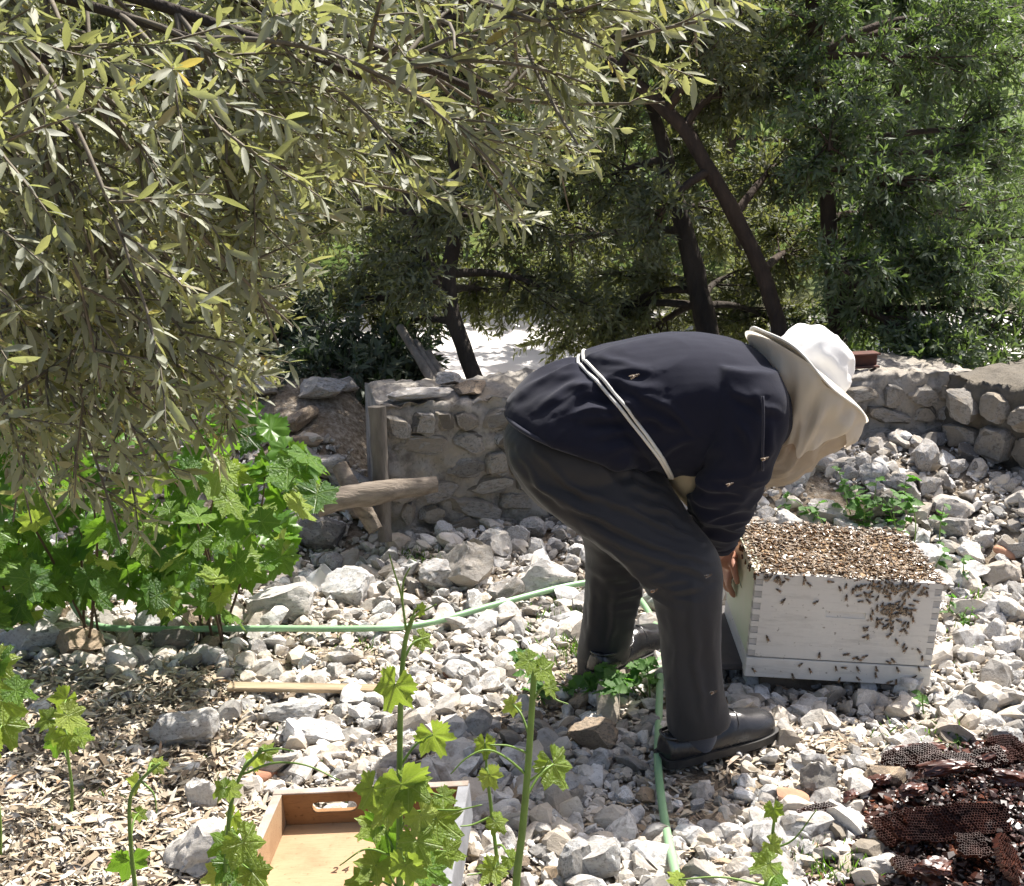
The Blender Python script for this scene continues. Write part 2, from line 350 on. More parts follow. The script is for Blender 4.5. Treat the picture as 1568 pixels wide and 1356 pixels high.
def veil_mat(name, a, b, tr, hole):
    t = NT(name); n = t.noise(t.obj(), 8, 4); f = t.noise(t.obj(), 1100, 2)
    c = t.mix(n, a, b); d = t.bsdf(c, 0.85, t.bump(t.math('ADD', f, t.noise(t.obj(), 30, 3)), 0.2, 0.003), spec=0.15)
    s = t('MixShader', {0: tr, 1: d, 2: t('BsdfTranslucent', {0: c}).outputs[0]}).outputs[0]
    if hole > 0: s = t('MixShader', {0: hole, 1: s, 2: t('BsdfTransparent').outputs[0]}).outputs[0]
    return t.done(s)
M['veil'] = veil_mat('cream_veil_cloth', (0.90, 0.85, 0.74), (0.86, 0.79, 0.66), 0.50, 0)
M['net'] = veil_mat('tan_veil_net', (0.70, 0.61, 0.48), (0.62, 0.53, 0.41), 0.45, 0.24)
M['shirt'] = veil_mat('tan_shirt', (0.50, 0.41, 0.27), (0.44, 0.35, 0.22), 0.1, 0)
M['brim'] = cloth('cream_brim', (0.76, 0.74, 0.68), (0.70, 0.67, 0.60), 500)
M['piping'] = cloth('brim_piping', (0.30, 0.24, 0.16), (0.36, 0.30, 0.2), 500)
t = NT('white_cord'); w = t('TexWave', {'Vector': t.obj(), 'Scale': 130.0, 'Distortion': 1.0}).outputs[0]
M['cord'] = t.done(t.bsdf((0.66, 0.65, 0.60), 0.8, t.bump(w, 0.4, 0.002), spec=0.2))
t = NT('skin'); n = t.noise(t.obj(), 25, 4)
M['skin'] = t.done(t.bsdf(t.mix(n, (0.40, 0.18, 0.115), (0.50, 0.25, 0.165)), 0.5, t.bump(t.noise(t.obj(), 180, 2), 0.15, 0.001), Subsurface_Weight=0.08, Subsurface_Radius=(0.01, 0.004, 0.002)))
# bees
M['bee_dark'] = simple('bee_thorax', (0.045, 0.03, 0.018), 0.5, (0.10, 0.06, 0.03), 300)
t = NT('bee_abdomen'); w = t('TexWave', {'Vector': t.obj(), 'Scale': 160.0}, bands_direction='X').outputs[0]
M['bee_abd'] = t.done(t.bsdf(t.mix(t.rnd(), (0.24, 0.10, 0.022), (0.03, 0.018, 0.011)), 0.3, spec=0.5))
t = NT('bee_wing')
M['bee_wing'] = t.done(t('MixShader', {0: 0.5, 1: t.bsdf((0.36, 0.28, 0.19), 0.24, spec=0.8), 2: t('BsdfTransparent').outputs[0]}).outputs[0])
# comb
t = NT('old_comb'); n = t.noise(t.obj(), 22, 4)
M['comb'] = t.done(t.bsdf(t.ramp(n, [(0.3, (0.026, 0.011, 0.008)), (0.52, (0.070, 0.022, 0.013)), (0.75, (0.16, 0.050, 0.022))]), 0.36, spec=0.55))
t = NT('comb_rim'); n = t.noise(t.obj(), 18, 3)
M['comb_rim'] = t.done(t.bsdf(t.ramp(n, [(0.38, (0.030, 0.011, 0.008)), (0.62, (0.075, 0.025, 0.016)), (0.80, (0.26, 0.21, 0.19))]), 0.5, spec=0.3))  # palest ramp stop paints highlights into the rim colour
t = NT('comb_crumb'); r = t.rnd()
M['crumb'] = t.done(t.bsdf(t.ramp(r, [(0, (0.010, 0.006, 0.005)), (0.5, (0.026, 0.011, 0.008)), (0.80, (0.055, 0.017, 0.010)), (0.97, (0.12, 0.036, 0.015)), (1.0, (0.20, 0.10, 0.06))]), 0.36, spec=0.5))
t = NT('clear_plastic'); 
M['plastic'] = t.done(t('MixShader', {0: 0.62, 1: t.bsdf((0.75, 0.76, 0.76), 0.15, spec=0.6), 2: t('BsdfTransparent').outputs[0]}).outputs[0])

# ------------------------------------------------------------------ ground, road
def axis(lo, d0, d1, step, hi):
    mid = np.arange(d0, d1+1e-6, step)
    a = [d0]; s = step
    while a[-1] > lo: s *= 1.25; a.append(a[-1]-s)
    b = [d1]; s = step
    while b[-1] < hi: s *= 1.25; b.append(b[-1]+s)
    return np.concatenate([np.array(a[1:])[::-1], mid, np.array(b[1:])])
gx = axis(-120, -2.6, 2.6, 0.03, 120); gy = axis(-30, 1.9, 5.4, 0.03, 260)
X, Yg = np.meshgrid(gx, gy)
Z = height(X, Yg)
nzv = np.array([noise.noise(Vector((x*14, y*14, 0)))*0.010 + noise.noise(Vector((x*5, y*5, 3)))*0.014 for x, y in zip(X.ravel(), Yg.ravel())]).reshape(X.shape)
Z = Z + np.where((Yg > 1.8) & (Yg < 5.5), nzv, 0) - 0.008
nx, ny = len(gx), len(gy)
ii = (np.arange(ny-1)[:, None]*nx + np.arange(nx-1)[None]).ravel()
ground = mobj('ground', np.stack([X, Yg, Z], -1).reshape(-1, 3), np.stack([ii, ii+1, ii+nx+1, ii+nx], 1), M['ground'])
tag(ground, kind='structure')
rx = np.linspace(-7, 9, 60); ry = np.linspace(6.05, 9.6, 16); XX, YY = np.meshgrid(rx, ry)
ZZ = np.array([0.02 + 0.008*noise.noise(Vector((x*1.5, y*1.5, 1))) for x, y in zip(XX.ravel(), YY.ravel())])
ZZ = np.maximum(ZZ, height(XX.ravel(), YY.ravel())+0.006)
ii = (np.arange(15)[:, None]*60 + np.arange(59)[None]).ravel()
road = mobj('road', np.stack([XX.ravel(), YY.ravel(), ZZ], -1), np.stack([ii, ii+1, ii+61, ii+60], 1), M['road']); tag(road, kind='structure')

# ------------------------------------------------------------------ rocks
def rock_data(sub, seed, aspect=(1, 1, 1), planes=11, rough=0.07, dr=(0.52, 0.86)):
    rg = np.random.default_rng(seed); V, T = ICO[sub]; V = V.copy()
    N = rand_unit(planes, rg); D = rg.uniform(*dr, planes)
    for _ in range(2):
        for n_, d_ in zip(N, D):
            s = V @ n_ - d_; V = V - np.clip(s, 0, None)[:, None]*n_
    nn = vnoise(V, 1.9, (seed*3.1, 0, 0))*rough + vnoise(V, 5.0, (0, seed*1.7, 0))*rough*0.55
    if sub >= 3:
        V = V + 0.5*rough*np.stack([vnoise(V, 3.1, (seed, 9, 9)), vnoise(V, 3.1, (9, seed, 9)), vnoise(V, 3.1, (9, 9, seed))], 1)
        nn = nn + (np.abs(vnoise(V, 6.5, (seed, seed*1.7, 5)))-0.25)*rough*1.3 + vnoise(V, 15.0, (0, seed*1.7, 5))*rough*0.35
    V = V*(1+nn)[:, None]
    V = V/np.abs(V).max(axis=0)
    return V*np.array(aspect), T
ROCKS = []
for s in range(16):
    V, T = rock_data(4, 100+s, planes=12, rough=0.085); ROCKS.append((V, T))
def rock_mesh_set(mat, name='rock'): return [fast_mesh(name, V, T, [mat], smooth=True, sharp=24) for V, T in ROCKS]
RM = {k: rock_mesh_set(M[k]) for k in ('rock', 'rock_grey', 'rock_brown')}
placed = []   # (x, y, r)
def keepout(x, y):
    if 0.62 < x < 1.20 and 3.28 < y < 3.80: return True          # hive
    if -0.62 < x < -0.03 and 2.0 < y < 2.66: return True         # tray
    if 0.28 < x < 0.84 and 2.80 < y < 3.32: return True          # near shoe
    if 0.26 < x < 0.50 and 3.32 < y < 3.72: return True          # far shoe
    if 0.72 < x < 1.5 and 2.30 < y < 2.85: return True           # comb
    return False
def put_rock(x, y, w, d, h, rz=None, mat='rock', label=None, group=None, sink=0.30, tilt=0.25, name='rock', var=None, z=None):
    me = random.choice(RM[mat]) if var is None else RM[mat][var]
    o = bpy.data.objects.new(name, me); link(o)
    z0 = float(height(x, y)) if z is None else z
    o.location = (x, y, z0 + h*(1-2*sink)*0.5)
    o.scale = (w/2, d/2, h/2); o.rotation_euler = (U(-tilt, tilt), U(-tilt, tilt), U(0, 6.28) if rz is None else rz)
    placed.append((x, y, max(w, d)/2)); return tag(o, label, 'rock', group)
def rock_px(px, py, w, h, mat, label, dep=0.8, var=None, rz=0.0, sink=0.22):
    """py is the base of the rock in the photograph, w/h its extent there"""
    g = G(px, py); zc = (g-CAM) @ _f; s = F/zc
    W = w/s; H = h/s*0.92; D = W*dep; y = g[1]+D*0.35
    return put_rock(g[0]*y/g[1], y, W, D, H*(1+sink), rz, mat, label, None, sink, 0.08, var=var)
rock_px(440, 955, 128, 62, 'rock', 'big pale limestone rock sunlit behind the green hose under the vine', 0.7, 3)
rock_px(285, 1150, 112, 66, 'rock', 'grey cracked flat-faced rock lying alone on the straw litter', 0.7, 5, 0.3)
rock_px(455, 1108, 105, 34, 'rock', 'long flat white rock just below the thin wooden strip', 0.6, 7)
rock_px(475, 1142, 115, 36, 'rock', 'second flat white rock below the thin wooden strip, towards the tray', 0.6, 1)
rock_px(330, 1345, 150, 100, 'rock', 'large pale boulder leaning beside the wooden tray', 0.8, 8, 0.4)
rock_px(312, 1245, 60, 60, 'rock', 'upright pale rock just behind the large boulder by the tray', 0.8, 10)
rock_px(500, 845, 95, 55, 'rock_grey', 'broad grey slab rock below the timber beam beside the vine', 0.8, 4)
rock_px(722, 905, 92, 78, 'rock_grey', 'tall pointed grey rock before the wall behind the hose', 0.8, 2)
rock_px(755, 855, 60, 48, 'rock', 'pale pointed rock at the foot of the wall behind the beekeeper', 0.8, 9)
rock_px(830, 915, 110, 62, 'rock', 'big pale rock where the hose passes behind the trouser leg', 0.7, 0)
rock_px(540, 925, 95, 52, 'rock', 'white rock with dark hollows above the hose beside the clear plastic', 0.8, 6)
rock_px(905, 1150, 84, 52, 'rock_brown', 'brown blocky rock lying in front of the cut nettles', 0.8, 11)
rock_px(670, 905, 70, 48, 'rock_grey', 'squat grey rock between the pointed rock and the vine shoot', 0.8, 12)
rock_px(60, 1000, 120, 55, 'rock', 'long pale rock under the hose end at the vine foot', 0.7, 13)
rock_px(120, 1010, 90, 48, 'rock_brown', 'brownish rock under the bend of the hose', 0.8, 14)
rock_px(265, 1000, 70, 42, 'rock_grey', 'rounded grey rock just under the hose in the vine shade', 0.8, 15)
rock_px(920, 1350, 95, 60, 'rock', 'white rock at the frame bottom between vine shoot and hose', 0.8, 3)
rock_px(880, 1352, 60, 70, 'rock', 'pale chunky rock beside the thick vine shoot at the bottom', 0.8, 9)
rock_px(1255, 1220, 62, 56, 'rock', 'white angular rock beside the scattered comb bits', 0.8, 2)
rock_px(1350, 1210, 70, 38, 'rock_brown', 'tan rock lying among the dark comb crumbs', 0.8, 5)
rock_px(1350, 1345, 70, 34, 'rock', 'pale lichen-spotted rock in front of the dark comb slab', 0.8, 7)
rock_px(1355, 705, 54, 36, 'rock_grey', 'rounded grey rock perched on top of the rubble against the wall', 0.8, 6, 0, 0.1)
rock_px(1440, 735, 44, 34, 'rock', 'pale wedge rock at the wall corner atop the rubble', 0.8, 10)
rock_px(1525, 720, 56, 36, 'rock', 'blocky pale rock against the return wall', 0.8, 12)
rock_px(1545, 1150, 60, 42, 'rock', 'pale rounded rock behind the heap of dark comb', 0.8, 4)
zones = [
 # px0, px1, py0, py1, n, smin, smax, mats, label, group
 (1165, 1480, 690, 835, 92, 0.075, 0.18, ('rock_grey', 'rock', 'rock_grey'), 'rubble stone heaped against the wall behind the hive', 'rubble stones behind the hive'),
 (420, 890, 800, 950, 56, 0.06, 0.14, ('rock', 'rock_grey'), 'limestone rock strewn between the low wall and the hose', 'rocks between wall and hose'),
 (0, 430, 850, 1020, 24, 0.07, 0.14, ('rock', 'rock_brown', 'rock_grey'), 'rock lying in the shade under the grapevine', 'rocks under the grapevine'),
 (1455, 1600, 740, 1110, 30, 0.05, 0.11, ('rock',), 'rock on the open sunlit ground beyond the hive', 'sunlit rocks beyond the hive'),
 (450, 900, 965, 1100, 28, 0.045, 0.085, ('rock',), 'stone scattered in the sun in front of the hose', 'stones in front of the hose'),
 (740, 1330, 1075, 1360, 42, 0.04, 0.075, ('rock', 'rock', 'rock_brown'), 'stone on the gravel in front of the hive', 'stones on the gravel'),
]
for (a, b, c, d, n, s0, s1, ms, lab, grp) in zones:
    k = 0; tries = 0
    while k < n and tries < n*60:
        tries += 1
        g = G(U(a, b), U(c, d))
        if a == 1165:
            gx_ = U(0.50, 1.85); gy_ = float(wall_y(gx_))-0.04-U(0, 1)**1.3*0.85; g = np.array([gx_, gy_, 0])
        s = s0 + (s1-s0)*random.random()**1.8
        if keepout(g[0], g[1]): continue
        if g[1] > wall_y(np.clip(g[0], WA[0], WC[0])) - s*0.4 and g[0] > WA[0]: continue
        if any((g[0]-x)**2+(g[1]-y)**2 < ((s*0.5+r)*(0.56 if a == 1165 else 0.72))**2 for x, y, r in placed): continue
        mm = random.choice(ms); sz_w = 'small' if s < s0+(s1-s0)*0.15 else ('large' if s > s0+(s1-s0)*0.55 else 'middling'); cw_ = {'rock': 'white', 'rock_grey': 'grey', 'rock_brown': 'brownish'}[mm]
        put_rock(g[0], g[1], s*U(0.9, 1.25), s*U(0.7, 1.0), s*U(0.55, 0.95), None, mm, sz_w+' '+cw_+' '+lab, grp, 0.26, 0.4); k += 1
# stones of the bank beyond the wall end
for k in range(16):
    px, py = U(400, 590), U(560, 790); g = G(px, py)
    if g[0] > WA[0]-0.05 or g[1] < 4.3: continue
    s = U(0.08, 0.2); mm = random.choice(('rock_grey', 'rock_brown', 'rock_grey')); put_rock(g[0], g[1], s*1.4, s, s*0.55, None, mm, ('large ' if s > 0.15 else 'small ')+('flat grey' if mm == 'rock_grey' else 'flat brown')+' stone in the dark bank beside the wall end', 'stones in the bank', 0.2, 0.3)

# gravel (stuff)
def scatter(name, mat, n, protos, pos_fn, size_fn, flat=(0.6, 1.0), sharp=None, sink=0.2, smooth=False):
    mb = MB(); rg = np.random.default_rng(hash(name) % 1000 if False else len(name)*7)
    xs, ys = pos_fn(n, rg); n = len(xs); sz = size_fn(n, rg)
    zz = height(xs, ys); pid = rg.integers(0, len(protos), n)
    for k, (V, T) in enumerate(protos):
        idx = np.nonzero(pid == k)[0]
        if not len(idx): continue
        m = len(idx); ang = rg.uniform(0, 6.283, m); til = rg.uniform(-0.5, 0.5, (m, 2))
        S = sz[idx][:, None]*np.stack([rg.uniform(0.8, 1.3, m), rg.uniform(0.7, 1.0, m), rg.uniform(*flat, m)], 1)
        W = V[None]*S[:, None, :]
        x, y, z = W[..., 0], W[..., 1], W[..., 2]
        z2 = z + x*til[:, :1] + y*til[:, 1:]; ca, sa = np.cos(ang)[:, None], np.sin(ang)[:, None]
        W = np.stack([x*ca-y*sa + xs[idx][:, None], x*sa+y*ca + ys[idx][:, None], z2 + zz[idx][:, None] + (S[:, 2]*(1-2*sink)*0.6)[:, None]], -1)
        Fi = (T[None] + (np.arange(m)*len(V))[:, None, None]).reshape(-1, T.shape[1])
        mb.add(W.reshape(-1, 3), Fi)
    return mb.build(name, mat, None, smooth, sharp)
GP1 = [rock_data(1, 300+i, planes=7, rough=0.20, dr=(0.35, 0.8)) for i in range(10)]
GP2 = [rock_data(2, 340+i, planes=9, rough=0.16, dr=(0.38, 0.8)) for i in range(12)]
def mulch(x, y):   # 1 on the straw litter, 0 on clean stones
    px, py = pix(np.stack([x, y, np.zeros_like(x)], -1))
    return sstep(470, 330, px + 0.25*(1200-py)) * sstep(1010, 1060, py)
def region(n, rg, y0=2.1, y1=5.05):
    y = rg.uniform(y0, y1, n*2); x = rg.uniform(-1, 1, n*2)*(0.44*y+0.25)
    ok = (y < wall_y(np.clip(x, WA[0], WC[0]))) | (x < WA[0]); return x[ok], y[ok]
PILE = [(1345, 1185), (1420, 1150), (1500, 1134), (1600, 1112), (1760, 1180), (1760, 1420), (1370, 1420), (1352, 1330), (1356, 1290), (1320, 1245)]
def off_pile(x, y):
    a_, b_ = pix(np.stack([x, y, np.zeros_like(x)], -1)); return ~inside(PILE, a_, b_)
def patch(x, y): return np.array([noise.noise(Vector((a_*3.2, b_*3.2, 7)))+0.5*noise.noise(Vector((a_*9, b_*9, 2))) for a_, b_ in zip(x, y)])
def pos_small(n, rg):
    x, y = region(n, rg); keep = (rg.random(len(x)) < 0.55+1.2*(patch(x, y)+0.25)) & (rg.random(len(x)) < (1-0.65*mulch(x, y))) & off_pile(x, y)
    x, y = x[keep][:n], y[keep][:n]; return x, y
def pos_big(n, rg):
    x, y = region(n, rg); keep = (rg.random(len(x)) < 0.6+1.2*(patch(x, y)+0.2)) & (rg.random(len(x)) < (1-0.85*mulch(x, y))) & off_pile(x, y)
    return x[keep][:n], y[keep][:n]
tag(scatter('gravel', M['gravel'], 22000, GP1, pos_small, lambda n, rg: np.clip(rg.lognormal(-4.85, 0.5, n), 0.003, 0.022), (0.5, 0.9)), 'pale limestone gravel covering the ground', 'gravel', kind='stuff')
tag(scatter('coarse_gravel', M['gravel'], 4200, GP2, pos_big, lambda n, rg: np.clip(rg.lognormal(-3.75, 0.45, n), 0.010, 0.060), (0.5, 0.9), None, 0.25), 'coarse broken limestone lying thick between the rocks', 'gravel', kind='stuff')
# straw and dry litter (stuff)
def litter():
    rg = np.random.default_rng(5); mb = MB()
    y = rg.uniform(2.1, 4.2, 60000); x = rg.uniform(-1, 1, 60000)*(0.44*y+0.2)
    m = mulch(x, y); keep = rg.random(len(x)) < np.clip(m*1.0 + 0.17 - 0.40*patch(x, y).clip(-0.6, 0.25), 0.05, 1)
    x, y = x[keep], y[keep]; n = len(x)
    L = np.clip(rg.lognormal(-3.55, 0.45, n), 0.008, 0.085); W = np.clip(L*rg.uniform(0.10, 0.28, n), 0.003, 0.011)
    a = rg.uniform(0, 6.283, n); z = height(x, y) + rg.uniform(0.002, 0.020, n)*(0.4+mulch(x, y))
    d = np.stack([np.cos(a), np.sin(a), rg.normal(0, 0.22, n)], 1); s = np.stack([-np.sin(a), np.cos(a), rg.normal(0, 0.4, n)], 1)
    up = np.cross(d, s); c = np.stack([x, y, z], 1); cu = rg.uniform(-0.14, 0.14, n)
    tm = np.array([-0.5, -0.2, -0.2, 0.2, 0.2, 0.5]); wm = np.array([0, -0.5, 0.5, -0.5, 0.5, 0]); um = np.array([0, 1, 1, 1, 1, 0.])
    V = c[:, None] + d[:, None]*(L[:, None]*tm)[..., None] + s[:, None]*(W[:, None]*wm)[..., None] + up[:, None]*((L*cu)[:, None]*um)[..., None]
    o = (np.arange(n)*6)[:, None]
    T = np.concatenate([o+np.array([[0, 1, 2]]), o+np.array([[3, 5, 4]])]); Q = o+np.array([[1, 3, 4, 2]])
    mb.add(V.reshape(-1, 3), T, Q); return mb.build('straw_litter', M['chips'], None, False)
tag(litter(), 'dry straw, leaves and wood chips strewn over the ground', 'litter', kind='stuff')

# ------------------------------------------------------------------ stone wall
WTOP = 0.535
def wall_run(root, A, B, rows, seed, thick=0.42, mortar='mortar', proud=(0.0, 0.022), wr=(0.09, 0.24), z0=-0.05, cover=0.8, mort=-0.022):
    rg = np.random.default_rng(seed)
    A = np.array(A); B = np.array(B); L = np.linalg.norm(B-A); ex = (B-A)/L; nrm = np.array([ex[1], -ex[0]])   # towards camera
    nu, nv, nt = int(L/0.016)+1, 38, 14
    us = np.linspace(0, L, nu); V = []
    prof = [(0.0, z) for z in np.linspace(z0, WTOP, nv)] + [(-t_, WTOP) for t_ in np.linspace(0, thick, nt)[1:]] + [(-thick, z0)]
    for u in us:
        for (o, z) in prof:
            p = A + ex*u + nrm*o; q = Vector((p[0]*6, p[1]*6, z*6)); q2 = Vector((p[0]*22, p[1]*22, z*22))
            dn = 0.026*noise.noise(q) + 0.020*noise.noise(q2) - 0.03*abs(noise.noise(q2*0.45)) + mort + 0.009*noise.noise(q2*2.3)
            front = o == 0.0
            tz = (0.03*noise.noise(Vector((u*4, o*5, seed))) + 0.022*noise.noise(q2)+0.01*noise.noise(q2*2.3)) if z >= WTOP-0.001 else 0
            rb = 0.02*max(0, (z-(WTOP-0.06))/0.06) if front else 0
            V.append((p[0]+nrm[0]*(dn*front-rb), p[1]+nrm[1]*(dn*front-rb), z+tz))
    k = len(prof); i = (np.arange(nu-1)[:, None]*k + np.arange(k-1)[None]).ravel()
    Q = np.stack([i, i+k, i+k+1, i+1], 1)
    V = np.array(V); 
    # end caps as fans
    n0 = len(V); V = np.concatenate([V, [V[:k].mean(0)], [V[-k:].mean(0)]]); j = np.arange(k-1)
    T = np.concatenate([np.stack([np.full(k-1, n0), j, j+1], 1), np.stack([np.full(k-1, n0+1), n0-k+j+1, n0-k+j], 1)])
    mobj('mortar_core', V, [Q, T], M[mortar], root)
    z = z0 + 0.05; rh = (WTOP-0.03-z)/rows
    for r in range(rows):
        u = rg.uniform(0, 0.06)
        while u < L-0.04:
            w = min(rg.uniform(*wr), L-u)
            h = rh*rg.uniform(0.8, 1.12)
            if rg.random() < cover and w > 0.05:
                c = A + ex*(u+w/2) - nrm*(0.045-rg.uniform(*proud))
                o = bpy.data.objects.new('stone', WST[rg.integers(0, len(WST))]); link(o, root)
                o.location = (c[0], c[1], z+rh/2+rg.uniform(-0.012, 0.012))
                o.scale = (w*0.53, 0.05, h*0.54)
                o.rotation_euler = (rg.uniform(-0.06, 0.06), rg.uniform(-0.28, 0.28), math.atan2(ex[1], ex[0])+rg.uniform(-0.08, 0.08))
            u += w+rg.uniform(-0.004, 0.016)
        z += rh
WST = []
for s in range(12):
    rg = np.random.default_rng(500+s); V, T = ICO[3]; V = V.copy()
    V = np.sign(V)*np.abs(V)**0.5; V = V/np.abs(V).max(0); V[:, 1] = np.clip(V[:, 1], -0.72, 0.72)
    for n_ in rand_unit(11, rg): 
        d_ = rg.uniform(0.72, 1.0); q = V@n_-d_; V = V-np.clip(q, 0, None)[:, None]*n_
    V = V*(1+0.10*vnoise(V, 2.0, (s, 0, 0))+0.08*vnoise(V, 5.5, (0, s, 0))+0.04*vnoise(V, 12, (0, 0, s)))[:, None]; V = V/np.abs(V).max(0)
    WST.append(fast_mesh('stone', V, T, [M['wallstone']], smooth=True, sharp=26))
wl_root = empty('stone_wall', (WA[0], WA[1], 0), 'low mortared rubble stone wall running behind the beekeeper', 'wall')
wl_root.location = (0, 0, 0)
wall_run(wl_root, WA, WB+(WB-WA)*0.10, 6, 21, cover=0.95, proud=(-0.006, 0.014), wr=(0.06, 0.22), mort=-0.009)
wr_root = empty('stone_wall', (0, 0, 0), 'return stone wall with big stones and sunlit top beyond the hive', 'wall')
wall_run(wr_root, WB+np.array([0.03, -0.02]), WC, 4, 33, cover=1.0, proud=(0.012, 0.034), wr=(0.10, 0.22), thick=0.62)
# loose flat stones lying on the wall top
def at_wall(u, back=0.15):
    p = WA+(WB-WA)*u; return p[0], p[1]+back
for k, (u, w, d, h, lab) in enumerate([(0.06, 0.26, 0.18, 0.045, 'flat grey stone slab lying on the broken wall end'), (0.15, 0.20, 0.14, 0.05, 'brown flat stone on the wall top next to the broken end'), (0.11, 0.15, 0.12, 0.06, 'small flat stone wedged on the wall top')]):
    x, y = at_wall(u, 0.10+0.05*k); put_rock(x, y, w, d, h, 0.2+k, 'rock_grey' if k != 1 else 'rock_brown', lab, None, 0.1, 0.08, z=WTOP+0.004+0.018*(k == 2))
# rusty beam on the wall
a = P(1285, 583, 5.05); b = P(1362, 580, 5.13)
mb = MB()
for (w, h, dz) in ((0.06, 0.008, 0.026), (0.008, 0.044, 0.0), (0.06, 0.008, -0.026)):
    V, Fs = box_data(0.62, w, h, (0, 0, dz), 0.0015); mb.add(V, *Fs)
o = mb.build('iron_beam', M['rust'], None, False); o.location = (1.16, 5.06, WTOP+0.05); o.rotation_euler = (0, 0, math.atan2(WB[1]-WA[1], WB[0]-WA[0]))
tag(o, 'rusty brown iron beam lying on the wall top behind the white hat', 'beam')
# post, timber beam, planks, poles
def log_obj(name, path, rad, mat, label, cat, sides=12, squash=1.0, group=None, seed=0):
    path = np.asarray(path, float); n = 26; pth = spline(path, n); r = np.interp(np.linspace(0, 1, n), np.linspace(0, 1, len(rad)), rad)
    V, Q, T = tube(pth, r, sides); nn = vnoise(V, 12, (seed, 0, 0))*0.22 + vnoise(V, 40, (0, seed, 0))*0.08
    ctr = np.repeat(pth, sides, 0); ctr = np.concatenate([ctr, pth[:1], pth[-1:]])
    V = ctr + (V-ctr)*(1+nn)[:, None]*np.array([1, 1, squash])
    return tag(mobj(name, V, [Q, T], M[mat], None, True, None, 50), label, cat, group)
log_obj('timber_beam', [P(485, 772, 4.28), P(560, 756, 4.33), P(668, 742, 4.42)], [0.045, 0.045, 0.028], 'driftwood', 'weathered grey timber beam lying level in front of the wall end', 'timber', seed=2)
log_obj('wooden_stake', [P(590, 830, 4.40), P(584, 740, 4.47), P(577, 622, 4.50)], [0.026, 0.030, 0.030], 'pole', 'dark upright wooden post standing at the wall end', 'post', seed=4)
log_obj('timber_stump', [P(575, 812, 4.36), P(550, 770, 4.40), P(520, 712, 4.48)], [0.03, 0.034, 0.03], 'driftwood', 'short weathered timber leaning under the level beam', 'timber', seed=5)
for k, (x0, y0, x1, y1, Y0, Y1, lab) in enumerate([
    (680, 612, 612, 500, 5.06, 5.35, 'thin grey pole leaning behind the wall, farthest from the tree trunk'),
    (690, 612, 635, 522, 5.06, 5.3, 'pale grey pole leaning behind the wall, middle of three'),
    (703, 612, 655, 540, 5.05, 5.25, 'short grey pole leaning behind the wall next to the tree trunk')]):
    p0 = P(x0, y0, Y0); p0[2] -= 0.45; pa = P(x0, y0, Y0); p1 = P(x1, y1, Y1)
    log_obj('leaning_pole', [pa-(p1-pa)*0.7, pa, p1], [0.022, 0.020, 0.017], 'pole', lab, 'pole', 8, seed=10+k)
log_obj('fallen_branch', [G(200, 845, 0.06), G(300, 880, 0.04), G(395, 850, 0.04)], [0.02, 0.03, 0.02], 'cane', 'dark fallen branch lying under the grapevine', 'branch', seed=9)
V, Fs = box_data(0.46, 0.035, 0.012, bev=0.002); o = mobj('wood_strip', V, Fs, M['strip'], None, False)
g0 = G(375, 1062, 0.01); g1 = G(575, 1066, 0.01); c = (g0+g1)/2; o.location = c + np.array([0, 0, 0.022]); o.rotation_euler = (0.12, -0.02, math.atan2(g1[1]-g0[1], g1[0]-g0[0]))
tag(o, 'thin bleached wooden strip lying level on the white stones', 'plank')
for k, (px, py, L, W, H, rz, lab) in enumerate([(408, 1190, 0.085, 0.045, 0.03, 1.3, 'orange broken tile fragment standing among straw above the tray'), (455, 1180, 0.06, 0.04, 0.022, 0.3, 'small orange tile shard next to the broken tile fragment'), (1212, 1228, 0.085, 0.055, 0.035, 0.1, 'brown brick fragment on the gravel beside the comb crumbs'), (690, 1035, 0.05, 0.035, 0.02, 0.9, 'small reddish tile shard among white stones between two vine shoots'), (1540, 850, 0.09, 0.05, 0.03, -0.5, 'orange tile shard among the sunlit rocks beyond the hive')]):
    g = G(px, py); V, T = rock_data(3, 700+k, planes=5, rough=0.05); V = np.sign(V)*np.abs(V)**0.7*np.array([L/2, W/2, H/2])
    o = mobj('tile_fragment', V, T, M['brick'], None, True, None, 30); o.location = (g[0], g[1], g[2]+H*0.35); o.rotation_euler = (0.3*(k % 2), 0.25, rz); tag(o, lab, 'tile fragment')

